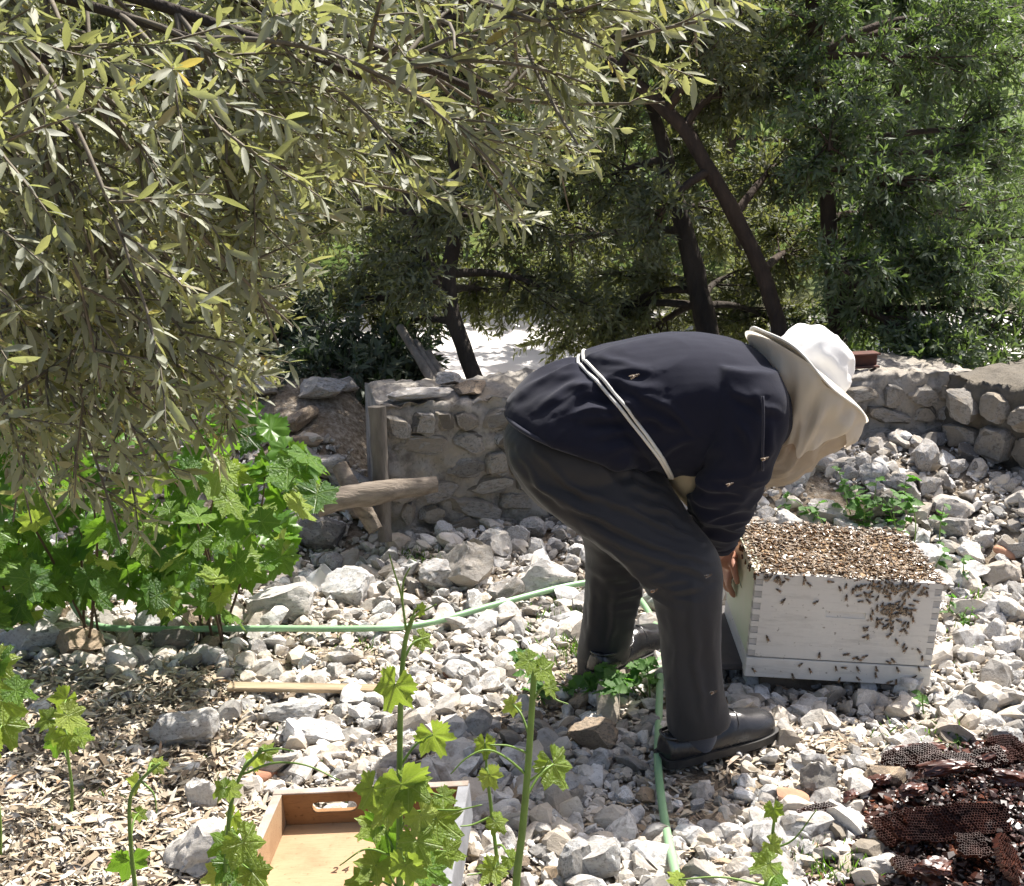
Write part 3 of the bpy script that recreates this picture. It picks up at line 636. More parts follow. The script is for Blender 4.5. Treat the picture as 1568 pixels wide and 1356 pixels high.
# ------------------------------------------------------------------ beehive
HW, HD, HH, BB = 0.512, 0.42, 0.245, 0.058; TH = 0.022
hive = empty('beehive', (0.908, 3.545, 0.042), 'white wooden beehive box standing open on the gravel', 'beehive'); hive.rotation_euler = (0.0, math.radians(3.2), math.radians(-0.8))
base_z = BB+0.004
def panel_with_slot(name, w, h, th, sx, sz, sw, sh, mat, parent, M4):
    """board in local x (w) z (h) with a routed recess; front is -y"""
    xs = [-w/2, sx-sw/2, sx+sw/2, w/2]; zs = [0, sz-sh/2, sz+sh/2, h]
    V = []; 
    for z in zs:
        for x in xs: V.append((x, -th/2, z))
    for z in zs:
        for x in xs: V.append((x, th/2, z))
    dep = th*0.30; r = len(V)
    for (z, y) in ((zs[1], -th/2+dep*0.35), (zs[2], -th/2+dep)):
        for x in (xs[1]+0.006, xs[2]-0.006): V.append((x, y, z))
    Q = []
    for j in range(3):
        for i in range(3):
            a = j*4+i
            if not (i == 1 and j == 1): Q.append((a, a+1, a+5, a+4))
            Q.append((16+a, 16+a+4, 16+a+5, 16+a+1))
    a, b, c, d = 5, 6, 10, 9
    Q += [(a, b, r+1, r), (b, c, r+3, r+1), (c, d, r+2, r+3), (d, a, r, r+2), (r, r+1, r+3, r+2)]
    for i in range(3): Q += [(i, 16+i, 17+i, i+1), (12+i, 13+i, 29+i, 28+i)]
    for j in range(3): Q += [(j*4, j*4+4, j*4+20, j*4+16), (j*4+3, j*4+19, j*4+23, j*4+7)]
    V = np.array(V); V = (np.array(M4.to_3x3()) @ V.T).T + np.array(M4.translation)
    return mobj(name, V, np.array(Q), mat, parent, False)
R0 = Matrix.Translation((0, -HD/2+TH/2, base_z))
panel_with_slot('front_panel', HW-2*0.021, HH, TH, 0.0, HH*0.56, 0.115, 0.018, M['paint'], hive, R0)
panel_with_slot('back_panel', HW-2*0.021, HH, TH, 0.0, HH*0.56, 0.115, 0.018, M['paint'], hive, Matrix.Translation((0, HD/2-TH/2, base_z)) @ Matrix.Rotation(math.pi, 4, 'Z'))
for s in (-1, 1):
    panel_with_slot('side_panel', HD-2*TH-0.002, HH, 0.022, 0.02*s, HH*0.62, 0.10, 0.05, M['paint_side'] if s < 0 else M['paint'], hive,
        Matrix.Translation((s*(HW/2-0.011), 0, base_z)) @ Matrix.Rotation(s*math.pi/2, 4, 'Z'))
nf = 14; fh = HH/nf
for sx in (-1, 1):
    for sy in (-1, 1):
        for k in range(nf):
            end = k % 2 == 0
            o = box('finger_joint', (0.0212, TH-0.0002, fh-0.0012), (sx*(HW/2-0.0106)-(0.0006*sx if end else 0), sy*(HD/2-TH/2)-(sy*0.0012 if end else 0), base_z+fh*(k+0.5)), M['paint_joint'] if end else M['paint'], hive, 0.0006)
bx0 = empty('bottom_board'); bx0.parent = hive
box('front_rail', (HW+0.004, 0.022, BB), (0, -HD/2+0.010, BB/2), M['paint'], bx0, 0.002)
box('side_rail', (0.022, HD-0.03, BB), (-HW/2+0.011, 0.012, BB/2), M['paint'], bx0, 0.002)
box('side_rail', (0.022, HD-0.03, BB), (HW/2-0.011, 0.012, BB/2), M['paint'], bx0, 0.002)
box('rear_rail', (HW-0.05, 0.022, BB), (0, HD/2-0.012, BB/2), M['paint'], bx0, 0.002)
box('floor_board', (HW-0.05, HD-0.05, 0.015), (0, 0, BB-0.02), M['frame_wood'], bx0, 0.001)
for k in range(10): box('frame_bar', (HW-0.05, 0.025, 0.02), (0, -HD/2+0.045+k*0.0365, base_z+HH-0.012), M['frame_wood'], hive, 0.001)
# slab under the hive
V, Fs = box_data(0.20, 0.42, 0.018, bev=0.003); o = mobj('hive_stand_slab', V, Fs, M['slate'], None, False); o.location = (0.655, 3.60, 0.062); o.rotation_euler = (0.02, 0.06, 0.12)
tag(o, 'dark thin slab sticking out under the hive beside the shoe', 'slab')
V, Fs = box_data(0.44, 0.36, 0.05, bev=0.006); o = mobj('hive_stand_block', V, Fs, M['rock_brown'], None, False); o.location = (0.92, 3.56, 0.012); tag(o, 'dark stone block hidden in shadow beneath the hive', 'stone block')

# bees
def bee_mesh(sides, lowres=False):
    prof = [(-0.50, 0.0), (-0.46, 0.06), (-0.36, 0.125), (-0.20, 0.155), (-0.05, 0.12), (0.02, 0.06), (0.08, 0.12), (0.20, 0.15), (0.31, 0.10), (0.35, 0.06), (0.40, 0.10), (0.48, 0.07), (0.52, 0.0)]
    if lowres: prof = [(-0.5, 0.02), (-0.33, 0.13), (-0.15, 0.15), (0.02, 0.06), (0.20, 0.15), (0.35, 0.07), (0.50, 0.04)]
    p = np.array(prof); path = np.stack([p[:, 0], np.zeros(len(p)), 0.14+0.03*np.sin(p[:, 0]*4)], 1)
    V, Q, T = tube(path, np.maximum(p[:, 1], 0.004)*1.22, sides)
    xc = V[Q].mean(1)[:, 0]; mi = np.where(xc < 0.02, 1, 0); mt = np.where(V[T].mean(1)[:, 0] < 0, 1, 0)
    W = []; WF = []; n = len(V)
    for s in (-1, 1):
        b = n+len(W); W += [(0.18, s*0.05, 0.29), (-0.10, s*0.02, 0.34), (-0.60, s*0.14, 0.30), (-0.50, s*0.27, 0.28), (-0.08, s*0.20, 0.30)]
        WF += [(b, b+1, b+4), (b+1, b+2, b+3), (b+1, b+3, b+4)]
    V = np.concatenate([V, W]); T = np.concatenate([T, WF])
    return V, Q, T, np.concatenate([mi]), np.concatenate([mt, np.full(6, 2)])
BV, BQ, BT, bmi, bmt = bee_mesh(6)
order = [BQ, BT]
bee_me = fast_mesh('bee', BV, order, [M['bee_dark'], M['bee_abd'], M['bee_wing']], np.concatenate([bmi, bmt]))
BL = 0.0165
def bee(loc, d, n, label, group, s=1.0):
    d = np.array(d, float); d /= np.linalg.norm(d); n = np.array(n, float); n -= d*(n@d); n /= np.linalg.norm(n); sd_ = np.cross(n, d)
    o = bpy.data.objects.new('bee', bee_me); link(o); o.matrix_world = mat4(d, sd_, n, loc, BL*s); return tag(o, label, 'bee', group)
bpy.context.view_layer.update()
HM = np.array(hive.matrix_world); HR = HM[:3, :3]; HT = HM[:3, 3]
def hl(p): return HR @ np.array(p) + HT
rg = np.random.default_rng(77)
front_pts = []
def fz(zx, zy):   # zoom coordinates of the front face -> local x, z
    px = 1080+zx/3.733; py = 780+zy/3.733
    fx = (px-(1151-(py-885)*0.075))/(292); fzv = 1-(py-(886+fx*17))/165.0
    return (fx-0.5)*HW, fzv*(HH+BB)
for _ in range(78): front_pts.append(fz(rg.normal(1060, 70), rg.normal(610, 85)))
for _ in range(52): front_pts.append(fz(rg.uniform(840, 1270), rg.normal(470, 28)))
for _ in range(34): front_pts.append(fz(rg.uniform(310, 1390), rg.normal(415, 12)))
for a_ in [(395, 488), (425, 552), (615, 560), (415, 445), (440, 420), (540, 440), (570, 452), (750, 478), (785, 462), (825, 492), (862, 520), (790, 532), (342, 410), (1195, 552), (1185, 662), (1142, 622), (1350, 672), (1098, 795), (1152, 845), (1232, 852), (1255, 897), (1085, 912), (650, 880), (808, 875), (862, 895), (885, 905), (918, 888), (542, 937), (600, 972), (500, 1007), (752, 960), (798, 955), (880, 962), (885, 1022), (990, 962), (988, 1000), (1115, 965), (1215, 1012), (1240, 960), (1072, 1043), (1110, 1043), (775, 1030), (342, 777), (268, 970), (915, 768), (928, 768), (915, 720), (1148, 735), (1135, 690)]: front_pts.append(fz(*a_))
nb = 0
for (x, z) in front_pts:
    if abs(x) > HW/2-0.004 or z > HH+BB-0.002 or z < 0.005: continue
    y = -HD/2-(0.0005 if z > BB else 0.002); a_ = rg.normal(math.pi/2, 0.9)
    bee(hl((x, y, z)), HR@np.array([math.cos(a_), 0, math.sin(a_)]), HR@np.array([0, -1, 0]), 'honey bee on the narrow bottom rail of the hive' if z < BB else 'honey bee just below the top rim of the hive front' if z > HH+BB-0.035 else 'honey bee in the dense cluster on the hive front' if 0.05 < x < 0.22 and z > 0.14 else 'lone honey bee on the bare part of the hive front', 'bees on the hive front', rg.uniform(1.0, 1.25)); nb += 1
for k in range(16):
    y = -HD/2+rg.random()**1.6*HD; z = HH+base_z-abs(rg.normal(0, 0.018)); a_ = rg.normal(math.pi/2, 0.8)
    bee(hl((-HW/2-0.0005, y, z)), HR@np.array([0, math.cos(a_), math.sin(a_)]), HR@np.array([-1, 0, 0]), 'honey bee on the yellowed side of the hive under its top rim', 'bees on the hive side'); nb += 1
ztop = base_z+HH
edge_n = 70
for k in range(edge_n):
    x = rg.uniform(-HW/2, HW/2); y = -HD/2+abs(rg.normal(0, 0.03)); a_ = rg.uniform(0, 6.28)
    bee(hl((x, y, ztop+rg.uniform(0.002, 0.014))), HR@np.array([math.cos(a_), math.sin(a_), rg.normal(0, 0.25)]), HR@np.array([rg.normal(0, 0.3), rg.normal(-0.2, 0.3), 1]), 'honey bee at the front rim of the crowded hive top', 'bees on the hive top rim'); nb += 1
for (px, py, Y, sc, lab) in [(972, 577, 2.96, 1.4, 'large blurred bee hovering beside the beekeeper back'), (1002, 905, 2.82, 1.15, 'bee flying behind the knee of the near trouser leg'), (1085, 882, 2.86, 1.1, 'bee flying beside the front of the knee'), (1093, 1060, 2.84, 1.1, 'bee flying in front of the trouser shin'), (1172, 703, 2.86, 1.1, 'bee flying in front of the dark sleeve'), (1118, 742, 2.86, 1.0, 'small bee flying below the dark sleeve')]:
    bee(P(px, py, Y), (1, 0.2, 0.4), (0, -0.7, 0.7), lab, None, sc)
# crowded mass of bees (stuff)
LV, LQ, LT, lmi, lmt = bee_mesh(4, True)
n = 3100; rg = np.random.default_rng(3)
x = rg.uniform(-HW/2-0.002, HW/2+0.002, n); y = rg.uniform(-HD/2-0.002, HD/2+0.002, n); mound = 0.016*np.array([noise.noise(Vector((a*9, b*9, 0))) for a, b in zip(x, y)])
z = ztop + np.clip(rg.uniform(-0.004, 0.012, n)+mound, -0.006, 0.03)
a_ = rg.uniform(0, 6.283, n); d = np.stack([np.cos(a_), np.sin(a_), rg.normal(0, 0.3, n)], 1); d /= np.linalg.norm(d, axis=1)[:, None]
nn_ = np.stack([rg.normal(0, 0.4, n), rg.normal(0, 0.4, n), np.ones(n)], 1); nn_ -= d*(nn_*d).sum(1)[:, None]; nn_ /= np.linalg.norm(nn_, axis=1)[:, None]; s_ = np.cross(nn_, d)
sc = BL*rg.uniform(0.85, 1.1, n); W = np.stack([x, y, z], 1)[:, None] + sc[:, None, None]*(LV[None, :, 0:1]*d[:, None]+LV[None, :, 1:2]*s_[:, None]+LV[None, :, 2:3]*nn_[:, None])
W = W.reshape(-1, 3) @ HR.T + HT; off = (np.arange(n)*len(LV))[:, None, None]
o = mobj('bee_swarm', W, [(LQ[None]+off).reshape(-1, 4), (LT[None]+off).reshape(-1, 3)], [M['bee_dark'], M['bee_abd'], M['bee_wing']], None, True, np.concatenate([np.tile(lmi, n), np.tile(lmt, n)]))
tag(o, 'dense mass of honey bees covering the open hive top', 'bees', kind='stuff')

# ------------------------------------------------------------------ wooden tray
tray = empty('wooden_tray', (-0.322, 2.40, 0.040), 'shallow wooden tray with a handle slot lying on the stones behind vine shoots', 'tray')
tray.rotation_euler = (math.radians(0), math.radians(-5.0), math.radians(-3.5))
TW, TD, TZ, tt = 0.436, 0.44, 0.088, 0.018
fl = box('floor_board', (TW-2*tt-0.001, TD-2*tt-0.001, 0.010), (0, 0, 0.008), M['tray_wood'], tray, 0.0005)
def slot_wall(name, w, h, th, y, mat, edge):
    # wall with a rounded through-slot
    sw, sh, sz = 0.105, 0.026, h*0.60; ns = 8; sx = -0.085
    ring = []
    for k in range(ns*2):
        if k < ns: a_ = -math.pi/2+math.pi*k/(ns-1); cx_ = sx+sw/2-sh/2
        else: a_ = math.pi/2+math.pi*(k-ns)/(ns-1); cx_ = sx-sw/2+sh/2
        ring.append((cx_+math.cos(a_)*sh/2, sz+math.sin(a_)*sh/2))
    ring = np.array(ring); m = len(ring)
    outer = []
    for (x_, z_) in ring:   # project onto the rectangle border
        dx, dz = x_-sx, z_-sz; tx = ((w/2-sx) if dx > 0 else (w/2+sx))/max(abs(dx), 1e-6); tz = ((h-sz) if dz > 0 else sz)/max(abs(dz), 1e-6); t_ = min(tx, tz); outer.append((sx+dx*t_, sz+dz*t_))
    outer = np.array(outer)
    # corners
    for cx_, cz_ in ((w/2, 0), (w/2, h), (-w/2, h), (-w/2, 0)):
        i_ = np.argmin(((outer-np.array([cx_, cz_]))**2).sum(1)); outer[i_] = (cx_, cz_)
    V = []
    for yy in (-th/2, th/2):
        for r_ in (ring, outer):
            for (x_, z_) in r_: V.append((x_, y+yy, z_))
    j = np.arange(m); k_ = (j+1) % m
    Q = np.concatenate([np.stack([j, m+j, m+k_, k_], 1)[:, ::-1], np.stack([2*m+j, 3*m+j, 3*m+k_, 2*m+k_], 1), np.stack([j, k_, 2*m+k_, 2*m+j], 1)[:, ::-1], np.stack([m+j, m+k_, 3*m+k_, 3*m+j], 1)])
    return mobj(name, np.array(V), Q, mat, tray, False)
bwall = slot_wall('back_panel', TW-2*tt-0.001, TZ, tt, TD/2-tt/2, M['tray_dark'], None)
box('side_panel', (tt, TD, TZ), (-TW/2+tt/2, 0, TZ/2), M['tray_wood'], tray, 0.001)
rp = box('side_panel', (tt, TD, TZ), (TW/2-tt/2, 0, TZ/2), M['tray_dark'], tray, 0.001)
box('grey_outer_face', (0.004, TD+0.002, TZ-0.004), (TW/2+0.0025, 0, TZ/2), M['tray_grey'], tray, 0.0008)
box('front_panel', (TW-2*tt-0.001, tt, TZ), (0, -TD/2+tt/2, TZ/2), M['tray_wood'], tray, 0.001)
box('top_edge', (TW+0.006, tt+0.004, 0.004), (0, TD/2-tt/2, TZ+0.0025), M['tray_edge'], tray, 0.001)
box('top_edge', (tt+0.003, TD-tt-0.006, 0.004), (-TW/2+tt/2, -tt/2-0.001, TZ+0.0025), M['tray_edge'], tray, 0.001)
box('top_edge', (tt+0.006, TD-tt-0.006, 0.004), (TW/2-tt/2+0.002, -tt/2-0.001, TZ+0.0025), M['tray_grey'], tray, 0.001)
cu = bpy.data.curves.new('stamp', 'FONT'); cu.body = '24'; cu.size = 0.030; cu.space_character = 1.5; cu.extrude = 0.0003; cu.shear = 0.15
to = bpy.data.objects.new('stamp_tmp', cu); COL.objects.link(to); bpy.context.view_layer.update()
me = bpy.data.meshes.new_from_object(to.evaluated_get(bpy.context.evaluated_depsgraph_get())); bpy.data.objects.remove(to)
me.materials.clear(); me.materials.append(M['ink']); o = bpy.data.objects.new('stamped_number', me); link(o, tray); o.location = (-0.060, 0.005, 0.0140)

# ------------------------------------------------------------------ hose
def hose(name, pts, label, r=0.0102):
    pth = spline(pts, 90); V, Q, T = tube(pth, r, 12); return tag(mobj(name, V, [Q, T], M['hose'], None), label, 'hose')
hp = [G(100, 895, 0.16), G(118, 935, 0.09), G(150, 958, 0.05), G(230, 963, 0.045), G(400, 962, 0.04), G(560, 962, 0.04), G(650, 955, 0.04), G(760, 925, 0.04), G(895, 892, 0.04), G(960, 900, 0.04), G(1000, 950, 0.03), G(1010, 1010, 0.025), G(1010, 1060, 0.035), G(1008, 1120, 0.03), G(1008, 1180, 0.03), G(1020, 1270, 0.03), G(1040, 1370, 0.03), G(1045, 1500, 0.03)]
hose('garden_hose', hp, 'green garden hose snaking across the stones behind the legs')

# ------------------------------------------------------------------ old comb heap
def comb_data(nu, nv, cell, depth, seed):
    rg = np.random.default_rng(seed); mb = MB(); mi = []
    th = np.arange(6)*math.pi/3+math.pi/6; hexo = np.stack([np.cos(th), np.sin(th)], 1)*cell/math.sqrt(3)
    Lx, Ly = nu*cell, nv*cell*0.866; F4 = []; V = []; n = 0; F6 = []; m4 = []; m6 = []
    for j in range(nv):
        for i in range(nu):
            x = (i+0.5*(j % 2))*cell-Lx/2; y = j*cell*0.866-Ly/2
            e = (abs(x)/(Lx/2))**4+(abs(y)/(Ly/2))**4 + 0.9*noise.noise(Vector((x*32, y*32, seed)))
            if e > 0.95: continue
            zb = 0.022*noise.noise(Vector((x*14, y*14, seed+5)))+0.006*noise.noise(Vector((x*50, y*50, seed))); hh = rg.normal(0, 0.0008)-(0.005 if rg.random() < 0.16 else 0)
            c = np.array([x, y]); dp = depth*rg.uniform(0.5, 1)
            for (sc_, z_) in ((1.0, -depth*1.3), (1.0, 0), (0.80, 0.0), (0.76, -dp)):
                for h_ in hexo: V.append((c[0]+h_[0]*sc_, c[1]+h_[1]*sc_, zb+z_+hh))
            for k in range(6):
                k2 = (k+1) % 6
                F4 += [(n+k, n+k2, n+6+k2, n+6+k), (n+6+k, n+6+k2, n+12+k2, n+12+k), (n+12+k, n+12+k2, n+18+k2, n+18+k)]; m4 += [0, 1, 0]
            F6.append([n+18+k for k in range(6)]); m6.append(0); n += 24
    return np.array(V), [np.array(F4), np.array(F6)], m4+m6
pile_c = G(1490, 1230)
def pile_h(x, y):
    p, q = pix(np.array([x, y, 0.05])); return 0.07*math.exp(-(((p-1500)/120)**2+((q-1230)/90)**2))
combs = [(1455, 1290, 40, 13, 0.75, 0.05, 'long dark comb slab with open cells in front of the comb heap'), (1375, 1283, 16, 12, 0.7, 0.3, 'pale-celled end piece of comb beside the long slab'), (1545, 1335, 17, 17, 0.9, 1.0, 'reddish comb piece tilted at the corner of the heap'), (1485, 1320, 12, 10, 0.5, 0.2, 'small comb piece fallen under the long slab'), (1470, 1195, 32, 9, 0.35, 0.1, 'dark comb strip lying on top of the heap'), (1395, 1170, 24, 8, 0.4, 0.25, 'reddish-brown comb strip at the back of the heap'), (1540, 1165, 20, 12, 0.6, 0.5, 'dark comb lump at the far top of the heap'), (1385, 1335, 9, 8, 0.5, 0.4, 'little comb scrap beside the lichen-spotted rock'), (1250, 1248, 13, 7, 0.3, 0.2, 'dark comb scrap lying alone beside the brick fragment')]
for k, (px, py, nu, nv, tl, rz, lab) in enumerate(combs):
    V, Fs, mi = comb_data(nu, nv, 0.0066, 0.010, 40+k); g = G(px, py, 0.03)
    o = mobj('comb_piece', V, Fs, [M['comb'], M['comb_rim']], None, False, mi); z = g[2]+0.012+pile_h(g[0], g[1])*0.95
    o.location = (g[0], g[1], z); o.rotation_euler = (tl, U(-0.1, 0.1), rz); tag(o, lab, 'honeycomb')
PILE = [(1335, 1180), (1420, 1148), (1500, 1132), (1600, 1110), (1760, 1180), (1760, 1420), (1360, 1420), (1345, 1330), (1350, 1290), (1310, 1245)]
chunks = [(1405, 1160, .16, .045, .035, 0.25, 'long reddish comb chunk at the back edge of the heap'), (1345, 1205, .07, .045, .03, 0.1, 'small reddish comb chunk at the tip of the heap'), (1445, 1210, .14, .05, .04, -0.1, 'dark comb chunk in the middle of the heap'), (1510, 1195, .12, .06, .05, 0.3, 'thick dark comb chunk near the top of the heap'), (1395, 1235, .09, .05, .035, 0.5, 'blocky comb chunk above the long slab'), (1545, 1235, .13, .05, .045, -0.2, 'thick comb chunk leaning on the heap by the frame edge'), (1240, 1262, .10, .04, .02, 0.15, 'flat comb chunk lying apart on the gravel'), (1300, 1225, .06, .04, .025, 0.7, 'crumbly comb chunk between the white rock and the heap'), (1430, 1345, .10, .06, .035, 0.2, 'dark comb chunk below the long slab'), (1340, 1268, .06, .035, .02, -0.3, 'little comb chunk before the long slab end')]
for k, (px, py, L_, W_, H_, rz, lab) in enumerate(chunks):
    V, T = rock_data(4, 820+k, planes=8, rough=0.22); V = V*np.array([L_/2, W_/2, H_/2]); g = G(px, py, 0.02)
    o = mobj('comb_chunk', V, T, M['comb'], None, True, None, 30); o.location = (g[0], g[1], g[2]+0.3*H_+pile_h(g[0], g[1])); o.rotation_euler = (U(-0.3, 0.3), U(-0.15, 0.15), rz); tag(o, lab, 'honeycomb')
def pile_pos(n, rg):
    xs, ys = [], []
    while len(xs) < n:
        px, py = rg.uniform(1290, 1640)+rg.normal(0, 6), rg.uniform(1100, 1400)+rg.normal(0, 5)
        if rg.random() < 0.035: px, py = rg.uniform(1190, 1420), rg.uniform(1180, 1356)
        elif not inside(PILE, np.array([px]), np.array([py]))[0]: continue
        elif math.sin(px*0.045)*math.sin(py*0.07+px*0.02) > 0.55 and px < 1450 and rg.random() < 0.8: continue
        d_ = ray(px, py); t_ = (0.01-CAMZ)/d_[2]; xs.append(d_[0]*t_); ys.append(d_[1]*t_)
    return np.array(xs), np.array(ys)
_h0 = height
def height(x, y):
    p, q = pix(np.stack([np.asarray(x, float), np.asarray(y, float), np.full(np.shape(x), 0.05)], -1)); return _h0(x, y)+0.085*np.exp(-(((p-1530)/130)**2+((q-1235)/75)**2))*np.random.default_rng(1).uniform(0.2, 1.15, np.shape(x))
tag(scatter('comb_crumbs', M['crumb'], 12500, GP1, pile_pos, lambda n, rg: np.clip(rg.lognormal(-5.2, 0.5, n), 0.0025, 0.020), (0.35, 0.9)), 'dark reddish-brown crumbled comb heaped on the gravel', 'comb crumbs', kind='stuff')
height = _h0
# clear plastic scrap: a crushed cup
g = G(478, 905, 0.02); th = np.linspace(0, 2*np.pi, 20, endpoint=False); V = []
for (z, r) in ((0, 0.030), (0.02, 0.034), (0.045, 0.037), (0.07, 0.040), (0.072, 0.043)):
    for a_ in th: V.append((r*math.cos(a_)*(1+0.18*math.sin(3*a_+z*50)), r*math.sin(a_)*(1+0.1*math.cos(2*a_)), z))
i = (np.arange(4)[:, None]*20+np.arange(20)[None]); k2 = np.arange(4)[:, None]*20+(np.arange(20)[None]+1) % 20
Q = np.stack([i, k2, k2+20, i+20], -1).reshape(-1, 4); V.append((0, 0, 0.001)); T = np.array([[80+20, (a_+1) % 20, a_] for a_ in range(20)])
o = mobj('plastic_cup', np.array(V), [Q, T], M['plastic'], None); o.location = g+np.array([0, 0, 0.02]); o.rotation_euler = (0.3, 0.9, 0.4); tag(o, 'crushed clear plastic cup lying on the rocks above the hose', 'cup')

# ------------------------------------------------------------------ person
def sec(a, b, Y, hd, Yb=None):
    p = P(a[0], a[1], Y); q = P(b[0], b[1], Y if Yb is None else Yb); return np.concatenate([(p+q)/2, (q-p)/2, [hd]])
def loft(secs, n=40, rings=60, power=2.15, caps=True):
    S = spline(np.array(secs), rings); th = np.linspace(0, 2*np.pi, n, endpoint=False)
    c, s = np.cos(th), np.sin(th); c = np.sign(c)*np.abs(c)**(2/power); s = np.sign(s)*np.abs(s)**(2/power)
    V = S[:, None, :3] + S[:, None, 3:6]*c[None, :, None] + (S[:, 6, None]*s[None])[..., None]*np.array([0, 1, 0])
    V = V.reshape(-1, 3); i = (np.arange(rings-1)[:, None]*n+np.arange(n)[None]); k = np.arange(rings-1)[:, None]*n+(np.arange(n)[None]+1) % n
    Q = np.stack([i, k, k+n, i+n], -1).reshape(-1, 4)
    if not caps: return V, Q, np.zeros((0, 3), int)
    m = len(V); V = np.concatenate([V, [S[0, :3]], [S[-1, :3]]]); j = np.arange(n); j2 = (j+1) % n; e = (rings-1)*n
    T = np.concatenate([np.stack([np.full(n, m), j2, j], 1), np.stack([np.full(n, m+1), e+j, e+j2], 1)])
    return V, Q, T
def remesh(mb, voxel, it=6, fac=0.5):
    V, Fs = mb.data(); me = fast_mesh('tmp', V, Fs); o = bpy.data.objects.new('tmp', me); COL.objects.link(o)
    m = o.modifiers.new('r', 'REMESH'); m.mode = 'VOXEL'; m.voxel_size = voxel
    if it: s = o.modifiers.new('s', 'SMOOTH'); s.factor = fac; s.iterations = it
    bpy.context.view_layer.update(); dg = bpy.context.evaluated_depsgraph_get()
    me2 = bpy.data.meshes.new_from_object(o.evaluated_get(dg)); bpy.data.objects.remove(o); bpy.data.meshes.remove(me); return me2
def displace(me, fn):
    n = len(me.vertices); V = np.empty(n*3, np.float32); N = np.empty(n*3, np.float32)
    me.vertices.foreach_get('co', V); me.vertices.foreach_get('normal', N); V = V.reshape(-1, 3); N = N.reshape(-1, 3)
    V = V + N*fn(V.astype(float), N)[:, None]; me.vertices.foreach_set('co', V.astype(np.float32).ravel()); me.update()
def finish(me, name, mat, parent):
    me.materials.clear(); me.materials.append(mat); me.polygons.foreach_set('use_smooth', np.full(len(me.polygons), True)); me.update(); o = bpy.data.objects.new(name, me); return link(o, parent)
def ridge(V, scale, off, ax=(1, 1, 1)): return 1-2*np.abs(vnoise(V*np.array(ax), scale, off))

def folds(V, N, lines, w, amp, seed=0):
    """creases: raised ridges with a hollow beside them, along traced lines on the near side of a garment"""
    px, py = pix(V); near = N[:, 1] < 0.25; out = np.zeros(len(V)); jx = vnoise(V, 22, (seed, 1, 0))*5; jy = vnoise(V, 22, (1, seed, 3))*5; qx = px+jx; qy = py+jy
    for ln in lines:
        k = 1.0
        if isinstance(ln[-1], float): k = ln[-1]; ln = ln[:-1]
        pts = spline(np.array(ln, float), 14); tot = len(pts)-1
        m = near & (qx > pts[:, 0].min()-40) & (qx < pts[:, 0].max()+40) & (qy > pts[:, 1].min()-40) & (qy < pts[:, 1].max()+40)
        if not m.any(): continue
        x, y = qx[m], qy[m]; best = np.full(len(x), 1e9); sg = np.zeros(len(x)); tt_ = np.zeros(len(x))
        for i in range(tot):
            a = pts[i]; d = pts[i+1]-a; L2 = d@d+1e-9; t = np.clip(((x-a[0])*d[0]+(y-a[1])*d[1])/L2, 0, 1); ex_ = x-a[0]-t*d[0]; ey_ = y-a[1]-t*d[1]; dist = np.hypot(ex_, ey_); b = dist < best
            best[b] = dist[b]; sg[b] = np.sign(d[0]*ey_-d[1]*ex_)[b]; tt_[b] = ((i+t)/tot)[b]
        sd_ = best*sg; tap = np.sin(np.pi*np.clip(tt_, 0.03, 0.97))**0.6
        out[m] += amp*k*tap*(np.exp(-(sd_/w)**2)-0.75*np.exp(-((sd_-1.7*w)/(1.2*w))**2))
    return out
person = empty('person', (0.42, 3.2, 0.0), 'bending beekeeper in navy sweater, charcoal trousers and white veiled hat', 'person'); person.location = (0, 0, 0)
YC = 3.22
# trousers
mb = MB()
mb.add(*loft([sec((868, 598), (960, 640), YC, .12), sec((834, 612), (965, 660), YC, .145), sec((800, 632), (972, 680), YC, .170), sec((779, 648), (985, 695), YC, .192), sec((770, 672), (996, 715), YC, .200), sec((781, 715), (985, 745), YC, .195), sec((812, 757), (960, 765), YC, .17), sec((850, 780), (930, 785), YC, .10)]))
mb.add(*loft([sec((800, 655), (965, 690), 3.16, .07), sec((776, 695), (1008, 722), 3.14, .102), sec((806, 748), (1042, 768), 3.11, .112), sec((862, 798), (1070, 805), 3.08, .108), sec((922, 840), (1095, 836), 3.05, .100), sec((968, 876), (1106, 866), 3.03, .093), sec((998, 910), (1107, 900), 3.01, .088), sec((1008, 950), (1105, 945), 3.0, .085), sec((1013, 1010), (1105, 1005), 2.985, .080), sec((1018, 1062), (1109, 1056), 2.97, .078), sec((1023, 1122), (1120, 1100), 2.965, .080)]))
mb.add(*loft([sec((830, 700), (985, 740), 3.34, .09), sec((862, 770), (990, 800), 3.38, .095), sec((892, 830), (990, 858), 3.43, .088), sec((894, 890), (984, 892), 3.46, .082), sec((890, 945), (975, 940), 3.48, .078), sec((884, 990), (968, 972), 3.49, .078), sec((884, 1034), (966, 1000), 3.50, .080)]))
tm = remesh(mb, 0.0048, 7)
